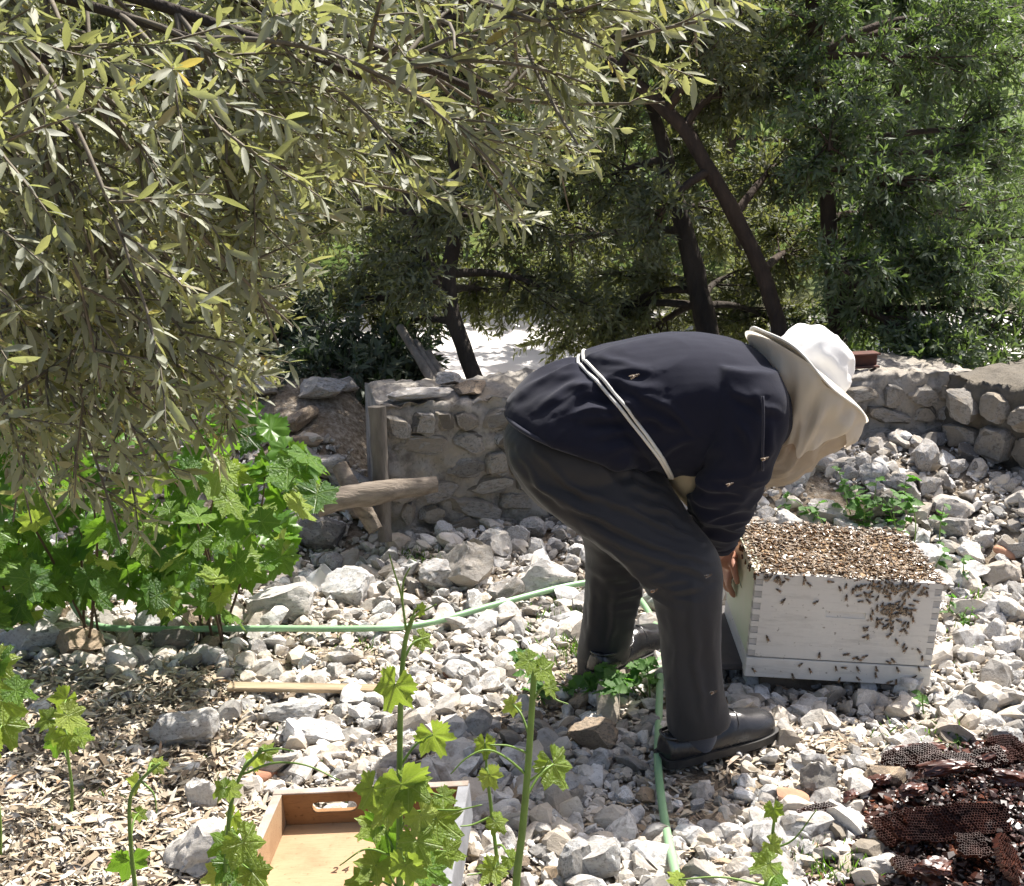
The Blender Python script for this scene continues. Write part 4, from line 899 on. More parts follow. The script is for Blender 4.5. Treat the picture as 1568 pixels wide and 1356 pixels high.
def tfold(V, N):
    px, py = pix(V); th = sstep(960, 780, px)
    d = np.array([0.62, 0, -0.78]); along = V@d; ac = np.cross(np.array([0, 1, 0]), d); across = V@ac
    W = np.stack([along*2.2, V[:, 1]*4.0, across*15], 1)
    up = sstep(930, 840, py)
    f = ridge(W, 1.0, (3, 0, 0))*0.0012*up
    W2 = np.stack([along*9, V[:, 1]*7.0, across*26], 1); hip = np.exp(-(((px-975)/60)**2+((py-730)/55)**2))
    f += ridge(W2, 1.0, (0, 7, 0))*0.010*hip
    kn = np.exp(-(((px-1000)/60)**2+((py-900)/45)**2)); f += ridge(V*np.array([10, 10, 30]), 1.0, (1, 1, 1))*0.012*kn
    lo = sstep(900, 960, py); f += ridge(V*np.array([16, 12, 4]), 1.0, (2, 9, 1))*0.0030*lo
    f += vnoise(V, 30)*0.0012
    f += folds(V, N, [[(838, 762), (930, 800), (1010, 838), (1088, 858)], [(800, 730), (880, 775), (960, 815)], [(897, 806), (960, 838), (1030, 862), (1085, 884)], [(850, 735), (930, 765), (1010, 800), (1075, 830)], [(905, 822), (965, 868), (1000, 905)], [(930, 700), (985, 712), (1030, 745)], [(945, 722), (1000, 735), (1042, 772)], [(955, 745), (1010, 758), (1056, 792)], [(960, 770), (1020, 785), (1070, 812)], [(985, 690), (1012, 705)], [(990, 890), (1030, 902), (1070, 897), 0.6], [(790, 690), (830, 745), (880, 790)], [(820, 690), (870, 740), (930, 775)]], 5.0, 0.0068, 3)
    f += folds(V, N, [[(1060, 900), (1064, 980), (1070, 1050), (1080, 1110)], [(1030, 930), (1034, 1000), (1040, 1060), 0.6], [(1085, 940), (1090, 1010), (1098, 1075), 0.6]], 6.5, 0.0055, 5)
    f += folds(V, N, [[(900, 865), (930, 885), (960, 880), 0.6], [(945, 900), (940, 950), (930, 1000)], [(905, 870), (905, 940), (898, 1000)], [(885, 1005), (920, 1012), (960, 990)]], 6.0, 0.0060, 8)
    return f-0.002
displace(tm, tfold)
finish(tm, 'trousers', M['trousers'], person)
# sweater
TS = [sec((775, 630), (982, 692), YC, .206), sec((788, 610), (990, 700), YC, .208), sec((826, 580), (996, 706), YC, .198), sec((872, 562), (1002, 708), YC, .180), sec((892, 556), (1008, 709), YC, .174), sec((915, 545), (1014, 711), YC, .180), sec((965, 527), (1028, 713), YC, .196), sec((1055, 513), (1074, 714), YC, .214), sec((1118, 519), (1128, 706), YC, .216), sec((1162, 537), (1170, 690), YC, .190), sec((1190, 566), (1196, 665), YC, .14), sec((1202, 600), (1206, 645), YC, .085)]
mb = MB(); mb.add(*loft(TS, 48, 90))
mb.add(*loft([sec((1098, 555), (1190, 565), 3.09, .07), sec((1092, 600), (1204, 605), 3.06, .082), sec((1088, 655), (1202, 655), 3.04, .080), sec((1082, 705), (1184, 705), 3.04, .074), sec((1074, 745), (1162, 745), 3.07, .068), sec((1064, 776), (1144, 784), 3.12, .060), sec((1076, 806), (1127, 812), 3.20, .046), sec((1090, 834), (1117, 838), 3.30, .038)]))
mb.add(*loft([sec((1100, 560), (1185, 565), 3.36, .07), sec((1090, 610), (1200, 610), 3.40, .085), sec((1085, 680), (1185, 680), 3.43, .08), sec((1080, 750), (1160, 750), 3.47, .065), sec((1088, 800), (1135, 800), 3.55, .048), sec((1096, 826), (1122, 826), 3.62, .038)]))
sm = remesh(mb, 0.0048, 7)
def sfold(V, N):
    px, py = pix(V); ax = np.array([0.93, 0, 0.36]); u = V@ax; w = V@np.array([-0.36, 0, 0.93])
    W = np.stack([u*4.5, V[:, 1]*13, w*15], 1); bl = 885+(py-553)*0.62
    belt = np.exp(-((px-bl)/75)**2)
    f = ridge(W, 1.0, (4, 0, 2))*0.017*belt
    W1 = np.stack([u*3, V[:, 1]*6, w*7], 1); f += ridge(W1, 1.0, (9, 0, 2))*0.010*sstep(1140, 980, px)
    arm = sstep(700, 740, py)*sstep(1040, 1060, px); f += ridge(V*np.array([9, 9, 26]), 1.0, (0, 3, 0))*0.015*arm
    sh = np.exp(-(((px-1150)/60)**2+((py-640)/60)**2)); f += ridge(np.stack([V[:, 0]*14, V[:, 1]*6, V[:, 2]*4], 1), 1.0, (5, 5, 0))*0.012*sh
    zc_ = lambda *a: [(740+x_/2.613, 480+y_/2.613) for x_, y_ in a]
    f += folds(V, N, [zc_((215, 385), (330, 315), (470, 300)), zc_((110, 352), (250, 275), (400, 238)), zc_((300, 405), (400, 335), (540, 330)), zc_((420, 190), (520, 200), (650, 222)), zc_((440, 215), (560, 235), (690, 240)), zc_((520, 262), (620, 300), (705, 300)), zc_((545, 290), (640, 330), (700, 330)), zc_((560, 330), (620, 400), (650, 470)), zc_((380, 430), (480, 420), (590, 400)), zc_((430, 500), (520, 470), (610, 460)), zc_((600, 400), (700, 420), (800, 470)), zc_((640, 330), (760, 385), (850, 480)), zc_((680, 560), (760, 520), (850, 500)), zc_((150, 300), (220, 250), (320, 215)), zc_((470, 555), (560, 530), (640, 560))], 6.0, 0.0075, 2)
    f += folds(V, N, [zc_((1090, 340), (1130, 380), (1190, 400)), zc_((1010, 420), (1060, 500), (1060, 600)), zc_((1150, 420), (1150, 520), (1110, 600)), zc_((860, 660), (930, 690), (1020, 680)), zc_((850, 710), (930, 745), (1030, 730)), zc_((840, 760), (910, 795), (1010, 780)), zc_((850, 620), (900, 560), (960, 530)), zc_((1000, 300), (1060, 330), (1110, 330)), zc_((860, 810), (920, 830), (980, 820))], 6.5, 0.0080, 4)
    f += -0.008*np.exp(-((px-bl)/13)**2)
    f += vnoise(V, 26)*0.0016
    return f
displace(sm, sfold)
sw = finish(sm, 'sweater', M['sweater'], person)
def ring_path(s, grow=0.0, bow=0.0, n=72, th0=0.0, th1=2*math.pi):
    c, a, hd = s[:3], s[3:6], s[6]; la = np.linalg.norm(a); th = np.linspace(th0, th1, n)
    bd = np.cross(np.array([0, 1, 0]), a/la); bd *= -1 if bd[0] < 0 else 1
    cc, ss = np.cos(th), np.sin(th); cc = np.sign(cc)*np.abs(cc)**(2/2.15); ss = np.sign(ss)*np.abs(ss)**(2/2.15)
    return c + a*(1+grow/la)*cc[:, None] + np.array([0, 1, 0])*((hd+grow)*ss)[:, None] + bd*(bow*np.abs(ss))[:, None]
V, Q, T = tube(ring_path(TS[0], -0.001), 0.0065, 8, False); mobj('hem_band', V, Q, M['trim'], sw)
# arm seam of the near sleeve
sp = [P(1168, 606, 2.955), P(1169, 640, 2.945), P(1168, 690, 2.950), P(1168, 720, 2.965)]
V, Q, T = tube(spline(sp, 16), 0.0035, 6); mobj('sleeve_seam', V, [Q, T], M['trim'], sw)
from mathutils.bvhtree import BVHTree
_mv = [v.co.copy() for v in sm.vertices]; BVH = BVHTree.FromPolygons(_mv, [tuple(p_.vertices) for p_ in sm.polygons])
# cord belt, two strands
for k, (g_, off) in enumerate(((0.006, 0.0), (0.007, 0.011))):
    s_ = sec((884+off*900, 556-off*300), (1003+off*350, 710), YC, .176); rp_ = ring_path(s_, 0.0, 0.030); c_ = Vector(s_[:3]); pts_ = []
    for v_ in rp_:
        dv = Vector(v_)-c_; L_ = dv.length; dv.normalize(); h_ = BVH.ray_cast(Vector(v_)+dv*0.08, -dv, 0.20)
        pts_.append(np.array(h_[0]+dv*0.0035) if h_[0] is not None else v_)
    pts_ = np.array(pts_); pts_ = (np.roll(pts_, 1, 0)+pts_*2+np.roll(pts_, -1, 0))/4; pts_[0] = pts_[-1] = (pts_[1]+pts_[-2])/2
    V, Q, T = tube(pts_, 0.0043, 8, False); mobj('belt_cord', V, Q, M['cord'], person)
# tan shirt showing under the belly
mb = MB(); mb.add(*loft([sec((1010, 700), (1090, 700), 3.22, .13), sec((1020, 730), (1082, 728), 3.22, .12), sec((1036, 756), (1076, 756), 3.23, .08), sec((1050, 772), (1066, 773), 3.23, .04)], 24, 24)); V, Fs = mb.data(); mobj('shirt_flap', V, Fs, M['shirt'], person)

# body: continuous skin mesh under the clothes with head, hands
def ell(mb, c, ax, rad, sub=3):
    V, T = ICO[sub]; A = np.array(ax); mb.add(np.array(c)+(V*np.array(rad))@A, T)
BC = P(1237, 573, YC); hn = np.array([0.62, 0.20, 0.745]); hn /= np.linalg.norm(hn); hy = np.array([0, 1., 0]); hy -= hn*(hn@hy); hy /= np.linalg.norm(hy); hf = np.cross(hy, hn); hf *= np.sign(hf[0])
HC = BC - hn*0.050 + hf*0.006
mb = MB()
ell(mb, HC, (hf, hy, hn), (0.096, 0.076, 0.118)); ell(mb, HC+hf*0.03-hn*0.075, (hf, hy, hn), (0.060, 0.055, 0.055))
ell(mb, HC+hf*0.100-hn*0.025, (hf, hy, hn), (0.022, 0.013, 0.028), 2); ell(mb, HC+hf*0.085+hn*0.02, (hf, hy, hn), (0.016, 0.05, 0.012), 2)
ell(mb, HC+hf*0.088-hn*0.070, (hf, hy, hn), (0.012, 0.026, 0.008), 2); ell(mb, HC+hf*0.080-hn*0.108, (hf, hy, hn), (0.020, 0.024, 0.018), 2)
for s in (-1, 1): ell(mb, HC+hy*s*0.078-hf*0.01-hn*0.02, (hf, hy, hn), (0.018, 0.010, 0.032), 2)
mb.add(*tube(spline([HC-hn*0.05-hf*0.02, P(1195, 612, YC), P(1150, 615, YC)], 14), np.linspace(0.050, 0.060, 14), 20))
mb.add(*loft([sec((850, 610), (950, 670), YC, .11), sec((960, 565), (1020, 690), YC, .14), sec((1090, 555), (1100, 680), YC, .15), sec((1160, 580), (1165, 655), YC, .11)], 32, 40))
def limb(pts, rad): mb.add(*tube(spline(pts, 28), np.interp(np.linspace(0, 1, 28), np.linspace(0, 1, len(rad)), rad), 16))
limb([P(1140, 600, 3.10), P(1130, 680, 3.05), P(1100, 780, 3.12), P(1104, 832, 3.34), P(1092, 850, 3.56)], [0.045, 0.040, 0.034, 0.026, 0.024])
limb([P(1140, 600, 3.34), P(1135, 680, 3.42), P(1115, 780, 3.52), P(1109, 826, 3.62), P(1098, 836, 3.70)], [0.045, 0.040, 0.034, 0.026, 0.024])
limb([P(880, 680, 3.16), P(965, 795, 3.09), P(1040, 880, 3.03), P(1058, 1000, 2.985), P(1068, 1130, 2.975)], [0.06, 0.05, 0.045, 0.038, 0.022])
limb([P(890, 690, 3.34), P(940, 850, 3.45), P(930, 960, 3.48), P(928, 1000, 3.50)], [0.06, 0.048, 0.040, 0.024])
side_x = float(hl((-HW/2, 0, 0.2))[0])
def hand(wr, y0):
    # palm against the hive side, fingers down and closing on the recess
    px_ = side_x-0.020; pc = np.array([px_, y0, wr[2]-0.035])
    mb.add(*tube(spline([wr, (wr+pc)/2, pc], 8), [0.028, 0.028, 0.027, 0.028, 0.03, 0.032, 0.032, 0.03], 12))
    ell(mb, pc, np.eye(3), (0.017, 0.043, 0.045))
    for k, (dy, L) in enumerate(((-0.030, 0.072), (-0.010, 0.080), (0.011, 0.075), (0.031, 0.060))):
        b = pc+np.array([0.0, dy, -0.030]); mid = b+np.array([-0.008, dy*0.15, -L*0.45]); tip = b+np.array([0.010, dy*0.2, -L])
        mb.add(*tube(spline([b, mid, tip], 10), np.linspace(0.0105, 0.0080, 10), 10)); ell(mb, tip, np.eye(3), (0.008,)*3, 2)
    b = pc+np.array([0, -0.038, 0.012]); mid = b+np.array([0.002, -0.030, -0.022]); tip = mid+np.array([0.008, -0.012, -0.032])
    mb.add(*tube(spline([b, mid, tip], 10), np.linspace(0.013, 0.009, 10), 10)); ell(mb, tip, np.eye(3), (0.009,)*3, 2)
hand(P(1092, 850, 3.56), 3.625); hand(P(1098, 836, 3.70), 3.725)
bm_ = remesh(mb, 0.0058, 2); finish(bm_, 'body', M['skin'], person)
# veil, hat
VS = [sec((1149, 508), (1316, 643), YC, .178), sec((1162, 535), (1303, 650), YC, .172), sec((1174, 575), (1287, 664), YC, .158), sec((1182, 615), (1264, 684), YC, .145), sec((1186, 650), (1238, 706), YC, .132), sec((1180, 680), (1207, 730), YC, .115), sec((1160, 690), (1168, 742), YC, .09)]
hat_r = empty('hat_veil'); hat_r.parent = person
VSA = np.array(VS)
def veil_grid(tfun, rings, ns, push, seed):
    S_ = spline(VSA, 200); ang = np.linspace(0, 2*np.pi, ns, endpoint=False); V = np.zeros((rings, ns, 3))
    for j, a_ in enumerate(ang):
        t = np.linspace(0, 1, rings)*tfun(a_); idx = t*199; i0 = np.clip(idx.astype(int), 0, 198); fr = (idx-i0)[:, None]; Sx = S_[i0]*(1-fr)+S_[i0+1]*fr
        bd = hy*(1-sstep(0, 0.6, t))[:, None]+np.array([0, 1., 0])*sstep(0, 0.6, t)[:, None]
        r_ = Sx[:, 3:6]*math.cos(a_)+bd*(Sx[:, 6]*math.sin(a_))[:, None]; c_ = Sx[:, :3]
        w = c_+r_
        fold = (0.06*np.sin(a_*11+2.5*np.sin(t*5+a_))+0.03*np.sin(a_*23+4*t))*sstep(0.02, 0.35, t)+0.05*vnoise(w, 9, (4, 4, 4))+0.13*ridge(w*np.array([15, 15, 4]), 1.0, (2, 2, 2))*sstep(0.03, 0.35, t)-0.10*sstep(0.1, 0.5, t)*np.exp(-((a_-4.4)/0.5)**2)
        V[:, j] = c_+r_*(1+fold)[:, None]+r_/np.linalg.norm(r_, axis=1)[:, None]*push
    i = (np.arange(rings-1)[:, None]*ns+np.arange(ns)[None]); k = np.arange(rings-1)[:, None]*ns+(np.arange(ns)[None]+1) % ns
    return V.reshape(-1, 3), np.stack([i, k, k+ns, i+ns], -1).reshape(-1, 4)
Vn, Qn = veil_grid(lambda a_: 1.0, 46, 80, -0.004, 1); mobj('veil_net', Vn, Qn, M['net'], hat_r)
Vn, Qn = veil_grid(lambda a_: 0.56-0.20*math.cos(a_)+0.03*math.sin(7*a_)+0.10*math.exp(-((a_-4.5)/0.22)**2)-0.12*math.exp(-((a_-5.35)/0.2)**2), 34, 96, 0.004, 1); mobj('veil_cloth', Vn, Qn, M['veil'], hat_r)
# brim: disc with rolled rim
prof = [(0.080, 0.009), (0.11, 0.004), (0.15, 0.000), (0.178, -0.003), (0.184, -0.0035), (0.186, -0.006), (0.184, -0.0085), (0.178, -0.008), (0.15, -0.004), (0.11, 0.000), (0.080, 0.005)]
nb_ = 64; th = np.linspace(0, 2*np.pi, nb_, endpoint=False); V2 = []
for (r_, h_) in prof:
    for a_ in th: V2.append(BC + hf*r_*math.cos(a_)*1.0 + hy*r_*math.sin(a_) + hn*(h_+(0.011*math.sin(2*a_+1)+0.005*math.sin(5*a_))*(r_/0.18)**2))
m = len(prof); i = (np.arange(m)[:, None]*nb_+np.arange(nb_)[None]); i2 = (np.arange(m)[:, None]*nb_+(np.arange(nb_)[None]+1) % nb_); up_ = np.roll(i, -1, 0); up2 = np.roll(i2, -1, 0)
mobj('hat_brim', np.array(V2), np.stack([i, i2, up2, up_], -1).reshape(-1, 4), M['brim'], hat_r)
pp = [BC + hf*0.172*math.cos(a_) + hy*0.172*math.sin(a_) + hn*(-0.009+0.011*math.sin(2*a_+1)*0.9+0.0045*math.sin(5*a_)) for a_ in np.linspace(0, 2*np.pi, 65)]
Vp, Qp, Tp = tube(pp, 0.003, 6, False); mobj('brim_piping', Vp, Qp, M['piping'], hat_r)
V3 = []; prof3 = [(0.105, -0.004), (0.104, 0.02), (0.101, 0.05), (0.094, 0.078), (0.078, 0.098), (0.052, 0.110), (0.024, 0.115), (0.002, 0.116)]
S3 = spline(np.array(prof3), 26)
for (r_, h_) in S3:
    for a_ in th:
        V3.append(BC + hf*(r_*0.98*math.cos(a_)-0.004) + hy*r_*0.86*math.sin(a_) + hn*h_)
V3 = np.array(V3); cc = BC+hn*0.03; V3 = cc+(V3-cc)*(1+0.10*ridge(V3*np.array([22, 22, 12]), 1.0, (7, 1, 1))+0.10*vnoise(V3, 15, (1, 8, 1))+0.03*vnoise(V3, 45, (1, 8, 1))-0.04)[:, None]
i = (np.arange(25)[:, None]*nb_+np.arange(nb_)[None]); i2 = np.arange(25)[:, None]*nb_+(np.arange(nb_)[None]+1) % nb_
mobj('hat_crown', V3, np.stack([i, i2, i2+nb_, i+nb_], -1).reshape(-1, 4), M['hat'], hat_r)
for s in (-1, 1):
    mb = MB(); ell(mb, HC+hf*0.088+hy*s*0.032+hn*0.0, np.eye(3), (0.012,)*3, 2); V4, F4 = mb.data(); mobj('eye', V4, F4, M['hat'], person)
# shoes: local x forward
def shoe(loc, rz, tilt=0.0, pitch=0.0, sc=1.12):
    root = empty('shoe'); root.parent = person
    Mx = Matrix.Translation(loc) @ Matrix.Rotation(rz, 4, 'Z') @ Matrix.Rotation(tilt, 4, 'X') @ Matrix.Rotation(pitch, 4, 'Y') @ Matrix.Scale(sc, 4)
    root.matrix_world = Mx
    st = [(-0.085, 0.018, 0.036, 0), (-0.078, 0.030, 0.050, 0), (-0.055, 0.036, 0.050, 0), (-0.01, 0.038, 0.043, 0), (0.03, 0.040, 0.046, 0), (0.07, 0.044, 0.062, 0), (0.11, 0.047, 0.058, 0), (0.15, 0.048, 0.049, 0), (0.18, 0.044, 0.042, 0), (0.20, 0.036, 0.036, 0), (0.212, 0.022, 0.028, 0)]
    S = spline(np.array(st), 34); n = 22; V = []
    for (x, w, h, _) in S:
        for a_ in np.linspace(0, 2*np.pi, n, endpoint=False):
            c, s = math.cos(a_), math.sin(a_); cy = np.sign(c)*abs(c)**0.75*w; cz = np.sign(s)*abs(s)**0.72
            V.append((x, cy*(1-0.18*max(0, cz)**2), 0.020+(h*cz if cz > 0 else 0.010*cz)))
    V = np.array(V); V[:, 2] += 0.004*ridge(V*np.array([40, 12, 25]), 1.0, (3, 3, 3))*np.exp(-((V[:, 0]-0.10)/0.04)**2)
    r_ = len(S); i = (np.arange(r_-1)[:, None]*n+np.arange(n)[None]); k = np.arange(r_-1)[:, None]*n+(np.arange(n)[None]+1) % n
    m = len(V); V = np.concatenate([V, [V[:n].mean(0)], [V[-n:].mean(0)]]); j = np.arange(n); j2 = (j+1) % n; e = (r_-1)*n
    mobj('upper', V, [np.stack([i, i+n, k+n, k], -1).reshape(-1, 4), np.concatenate([np.stack([np.full(n, m), j, j2], 1), np.stack([np.full(n, m+1), e+j2, e+j], 1)])], M['leather'], root)
    # welt and sole outline
    out = np.array([(x, w+0.006) for (x, w, h, _) in S]); pts = np.concatenate([out, out[::-1]*np.array([1, -1])]); pts[:, 0] = np.where(pts[:, 0] > 0.2, pts[:, 0]+0.006, pts[:, 0]); pts[:, 0] = np.where(pts[:, 0] < -0.08, pts[:, 0]-0.005, pts[:, 0])
    q = len(pts); V = np.concatenate([np.c_[pts, np.full(q, 0.0)], np.c_[pts*0.995, np.full(q, 0.018)], [[0.06, 0, 0]], [[0.06, 0, 0.018]]])
    j = np.arange(q); j2 = (j+1) % q
    mobj('sole', V, [np.stack([j, j2, q+j2, q+j], 1), np.concatenate([np.stack([np.full(q, 2*q), j2, j], 1), np.stack([np.full(q, 2*q+1), q+j, q+j2], 1)])], M['sole'], root, False)
    # vamp seam and collar
    sp_ = [(0.085, 0.040, 0.045), (0.10, 0.032, 0.066), (0.105, 0, 0.083), (0.10, -0.032, 0.066), (0.085, -0.040, 0.045)]
    Vt, Qt, Tt = tube(spline(sp_, 20), 0.0022, 6); mobj('vamp_seam', Vt, [Qt, Tt], M['leather'], root)
    sp_ = [(-0.075, 0.022, 0.068), (-0.03, 0.034, 0.064), (0.03, 0.036, 0.066), (0.062, 0, 0.082), (0.03, -0.036, 0.066), (-0.03, -0.034, 0.064), (-0.075, -0.022, 0.068), (-0.083, 0, 0.068), (-0.075, 0.022, 0.068)]
    Vt, Qt, Tt = tube(spline(sp_, 40), 0.004, 6, False); mobj('collar', Vt, Qt, M['leather'], root)
    return root
nf_ = G(1050, 1178); shoe((nf_[0]+0.025, nf_[1]+0.045, 0.014), math.radians(27), 0.0, -0.03)
fg = G(925, 1040); shoe((fg[0]+0.03, fg[1]+0.03, 0.016), math.radians(50))
for (c0, c1, Y) in (((1064, 1090), (1062, 1160), 2.968),):
    mb = MB(); mb.add(*loft([sec((1038, 1090), (1100, 1090), Y, .042), sec((1036, 1124), (1098, 1124), Y, .040), sec((1042, 1146), (1092, 1144), Y, .028)], 24, 14)); Vs, Fs = mb.data(); mobj('sock', Vs, Fs, M['sock'], person)
mb = MB(); mb.add(*loft([sec((895, 1000), (955, 995), 3.50, .045), sec((895, 1035), (960, 1020), 3.51, .045)], 24, 10)); Vs, Fs = mb.data(); mobj('sock', Vs, Fs, M['sock'], person)

# ------------------------------------------------------------------ olive trees
def leaf_geo(p, d, n, L, W, fine, curl):
    d = d/np.linalg.norm(d, axis=1)[:, None]; n = n-d*(n*d).sum(1)[:, None]; n /= np.linalg.norm(n, axis=1)[:, None]+1e-9; s = np.cross(n, d)
    if fine:
        tx = np.array([0, 0.22, 0.22, 0.22, 0.55, 0.55, 0.55, 0.85, 0.85, 1.0]); wx = np.array([0, -0.38, 0, 0.38, -0.5, 0, 0.5, -0.27, 0.27, 0]); ux = np.array([0, .16, 0, .16, .2, 0, .2, .1, .1, 0])
        Fq = np.array([[1, 2, 5, 4], [2, 3, 6, 5], [4, 5, 8, 7][:4]]); Ft = np.array([[0, 2, 1], [0, 3, 2], [5, 6, 8], [7, 8, 9]])
    else:
        tx = np.array([0, 0.42, 1.0, 0.42]); wx = np.array([0, -0.5, 0, 0.5]); ux = np.array([0, .14, 0, .14]); Fq = None; Ft = np.array([[0, 2, 1], [0, 3, 2]])
    V = p[:, None] + d[:, None]*(L[:, None]*tx)[..., None] + s[:, None]*(W[:, None]*wx)[..., None] + n[:, None]*(W[:, None]*ux - (L*curl)[:, None]*tx**2)[..., None]
    k = len(tx); off = (np.arange(len(p))*k)[:, None, None]
    Fs = [(Ft[None]+off).reshape(-1, 3)]
    if Fq is not None: Fs.append((Fq[None]+off).reshape(-1, 4))
    return V.reshape(-1, 3), Fs
def grow(rg, sec_paths, twigs, nodes, gap, Lr, Wr, sag, spread, fwd=None, gate=None):
    """leaves and twig tubes along secondary branches; returns arrays and a mesh collector for the wood"""
    wood = MB(); PP, DD, NN, LL, BB_ = [], [], [], [], []
    for path in sec_paths:
        m = len(path)
        for k in range(twigs):
            t = rg.uniform(0.25, 1.0); i = min(int(t*(m-1)), m-2); b = path[i]+(path[i+1]-path[i])*(t*(m-1)-i)
            tg = path[i+1]-path[i]; tg = tg/(np.linalg.norm(tg)+1e-9)
            d = tg*0.8 + rand_unit(1, rg)[0]*spread
            if fwd is not None: d = d+fwd
            d /= np.linalg.norm(d); nn = rg.integers(int(nodes*0.6), nodes+1); q = [b]; c = d
            for j in range(nn):
                c = c+np.array([0, 0, -sag])+rg.normal(0, 0.05, 3); c /= np.linalg.norm(c); q.append(q[-1]+c*gap)
            q = np.array(q)
            if gate is not None and not gate(q[-1], rg): continue
            st = max(1, nn//(4 if gate is not None else 2)); tp = q[::st]
            if gate is not None or rg.random() < 0.55: wood.add(*tube(tp, np.linspace(0.0024, 0.0009, len(tp)), 3, False)[:2])
            T = np.gradient(q, axis=0); T /= np.linalg.norm(T, axis=1)[:, None]
            ref = rand_unit(1, rg)[0]; 
            for s in (-1, 1):
                a = np.cross(T, ref+0.3*rg.normal(size=3)); a /= np.linalg.norm(a, axis=1)[:, None]+1e-9
                alt = np.where(np.arange(len(q)) % 2 == 0, 1, 0)[:, None]; b2 = np.cross(T, a); side = a*alt+b2*(1-alt)
                dd = T*rg.uniform(0.4, 1.0, (len(q), 1))+side*s*rg.uniform(0.3, 1.0, (len(q), 1))+np.array([0, 0, -0.06])+rg.normal(0, 0.28, (len(q), 3)); nrm = np.cross(side*s, T)*0.25+np.array([0.18, -0.30, 0.55])+rg.normal(0, 0.48, (len(q), 3))
                PP.append(q); DD.append(dd); NN.append(nrm); LL.append(rg.uniform(*Lr, len(q)))
            BB_.append(q)
    p = np.concatenate(PP); d = np.concatenate(DD); n = np.concatenate(NN); L = np.concatenate(LL); W = L*rg.uniform(*Wr, len(L))
    return p, d, n, L, W, wood, BB_
def clump_targets(rg, clumps):
    T = []
    for (c, r, k) in clumps:
        v = rand_unit(k, rg)*(rg.uniform(0.15, 1, (k, 1))**0.5); T.append(np.array(c)+v*np.array(r))
    return np.concatenate(T)
def branch_to(rg, a, b, n=7, sag=0.12):
    t = np.linspace(0, 1, n)[:, None]; L = np.linalg.norm(b-a); mid = (a+b)/2+np.array([0, 0, sag*L])+rg.normal(0, 0.08*L, 3)
    return (1-t)**2*a+2*t*(1-t)*mid+t**2*b
def olive(name, label, trunk_paths, clumps, seed, mat, barkm, twigs=12, nodes=9, gap=0.018, Lr=(0.030, 0.054), Wr=(0.24, 0.36), parent=None, group=None):
    rg = np.random.default_rng(seed); root = empty(name, (0, 0, 0), label, 'tree', group)
    nodes_pts = []
    for k, (pts, rad) in enumerate(trunk_paths):
        p = spline(pts, 30); r = np.interp(np.linspace(0, 1, 30), np.linspace(0, 1, len(rad)), rad); r = r*0.72; V, Q, T = tube(p, r, 14)
        ctr = np.concatenate([np.repeat(p, 14, 0), p[:1], p[-1:]]); V = ctr+(V-ctr)*(1+0.16*vnoise(V, 9, (seed, 0, 0))+0.07*vnoise(V, 26, (0, seed, 0)))[:, None]
        mobj('trunk' if k == 0 else 'limb', V, [Q, T], M[barkm], root); nodes_pts.append(p[8:])
    nodes_pts = np.concatenate(nodes_pts); bm = MB(); secs = []
    for (c, r, k) in clumps:
        c = np.array(c); i = np.argmin(((nodes_pts-c)**2).sum(1)+rg.uniform(0, 0.1, len(nodes_pts))); lp = branch_to(rg, nodes_pts[i], c, 9); bm.add(*tube(lp, np.linspace(0.022, 0.008, 9), 6, False)[:2])
        for b in clump_targets(rg, [(c, r, k)]):
            s = lp[rg.integers(4, 9)]; sp = branch_to(rg, s, b, 7, 0.05); secs.append(sp); bm.add(*tube(sp, np.linspace(0.006, 0.002, 7), 4, False)[:2])
    p, d, n, L, W, wood, _ = grow(rg, secs, twigs, nodes, gap, Lr, Wr, 0.03, 1.05)
    V, Fs = leaf_geo(p, d, n, L, W, False, 0.08)
    cr = mobj('crown', V, Fs, M[mat], root, True); tag(cr, kind='stuff')
    bw = bm.build('branch', M[barkm], root); wd = wood.build('twig', M['twig'], root); tag(bw, kind='stuff'); tag(wd, kind='stuff')
    return root
def C(px, py, Y, rx, ry, rz, k): return (P(px, py, Y), (rx, ry, rz), k)
def base(px, py, Y, below=1.2):
    p = P(px, py, Y); return p
def trunkpx(pts):   # [(px,py,Y)], first point is carried down to the ground
    q = [P(*a) for a in pts]; d = q[0]-q[1]; d = d/max(abs(d[2]), 1e-3)*abs(q[0][2]+0.05); g = q[0]+np.array([d[0]*0.6, d[1]*0.6, -abs(q[0][2]+0.05)]); return [g]+q
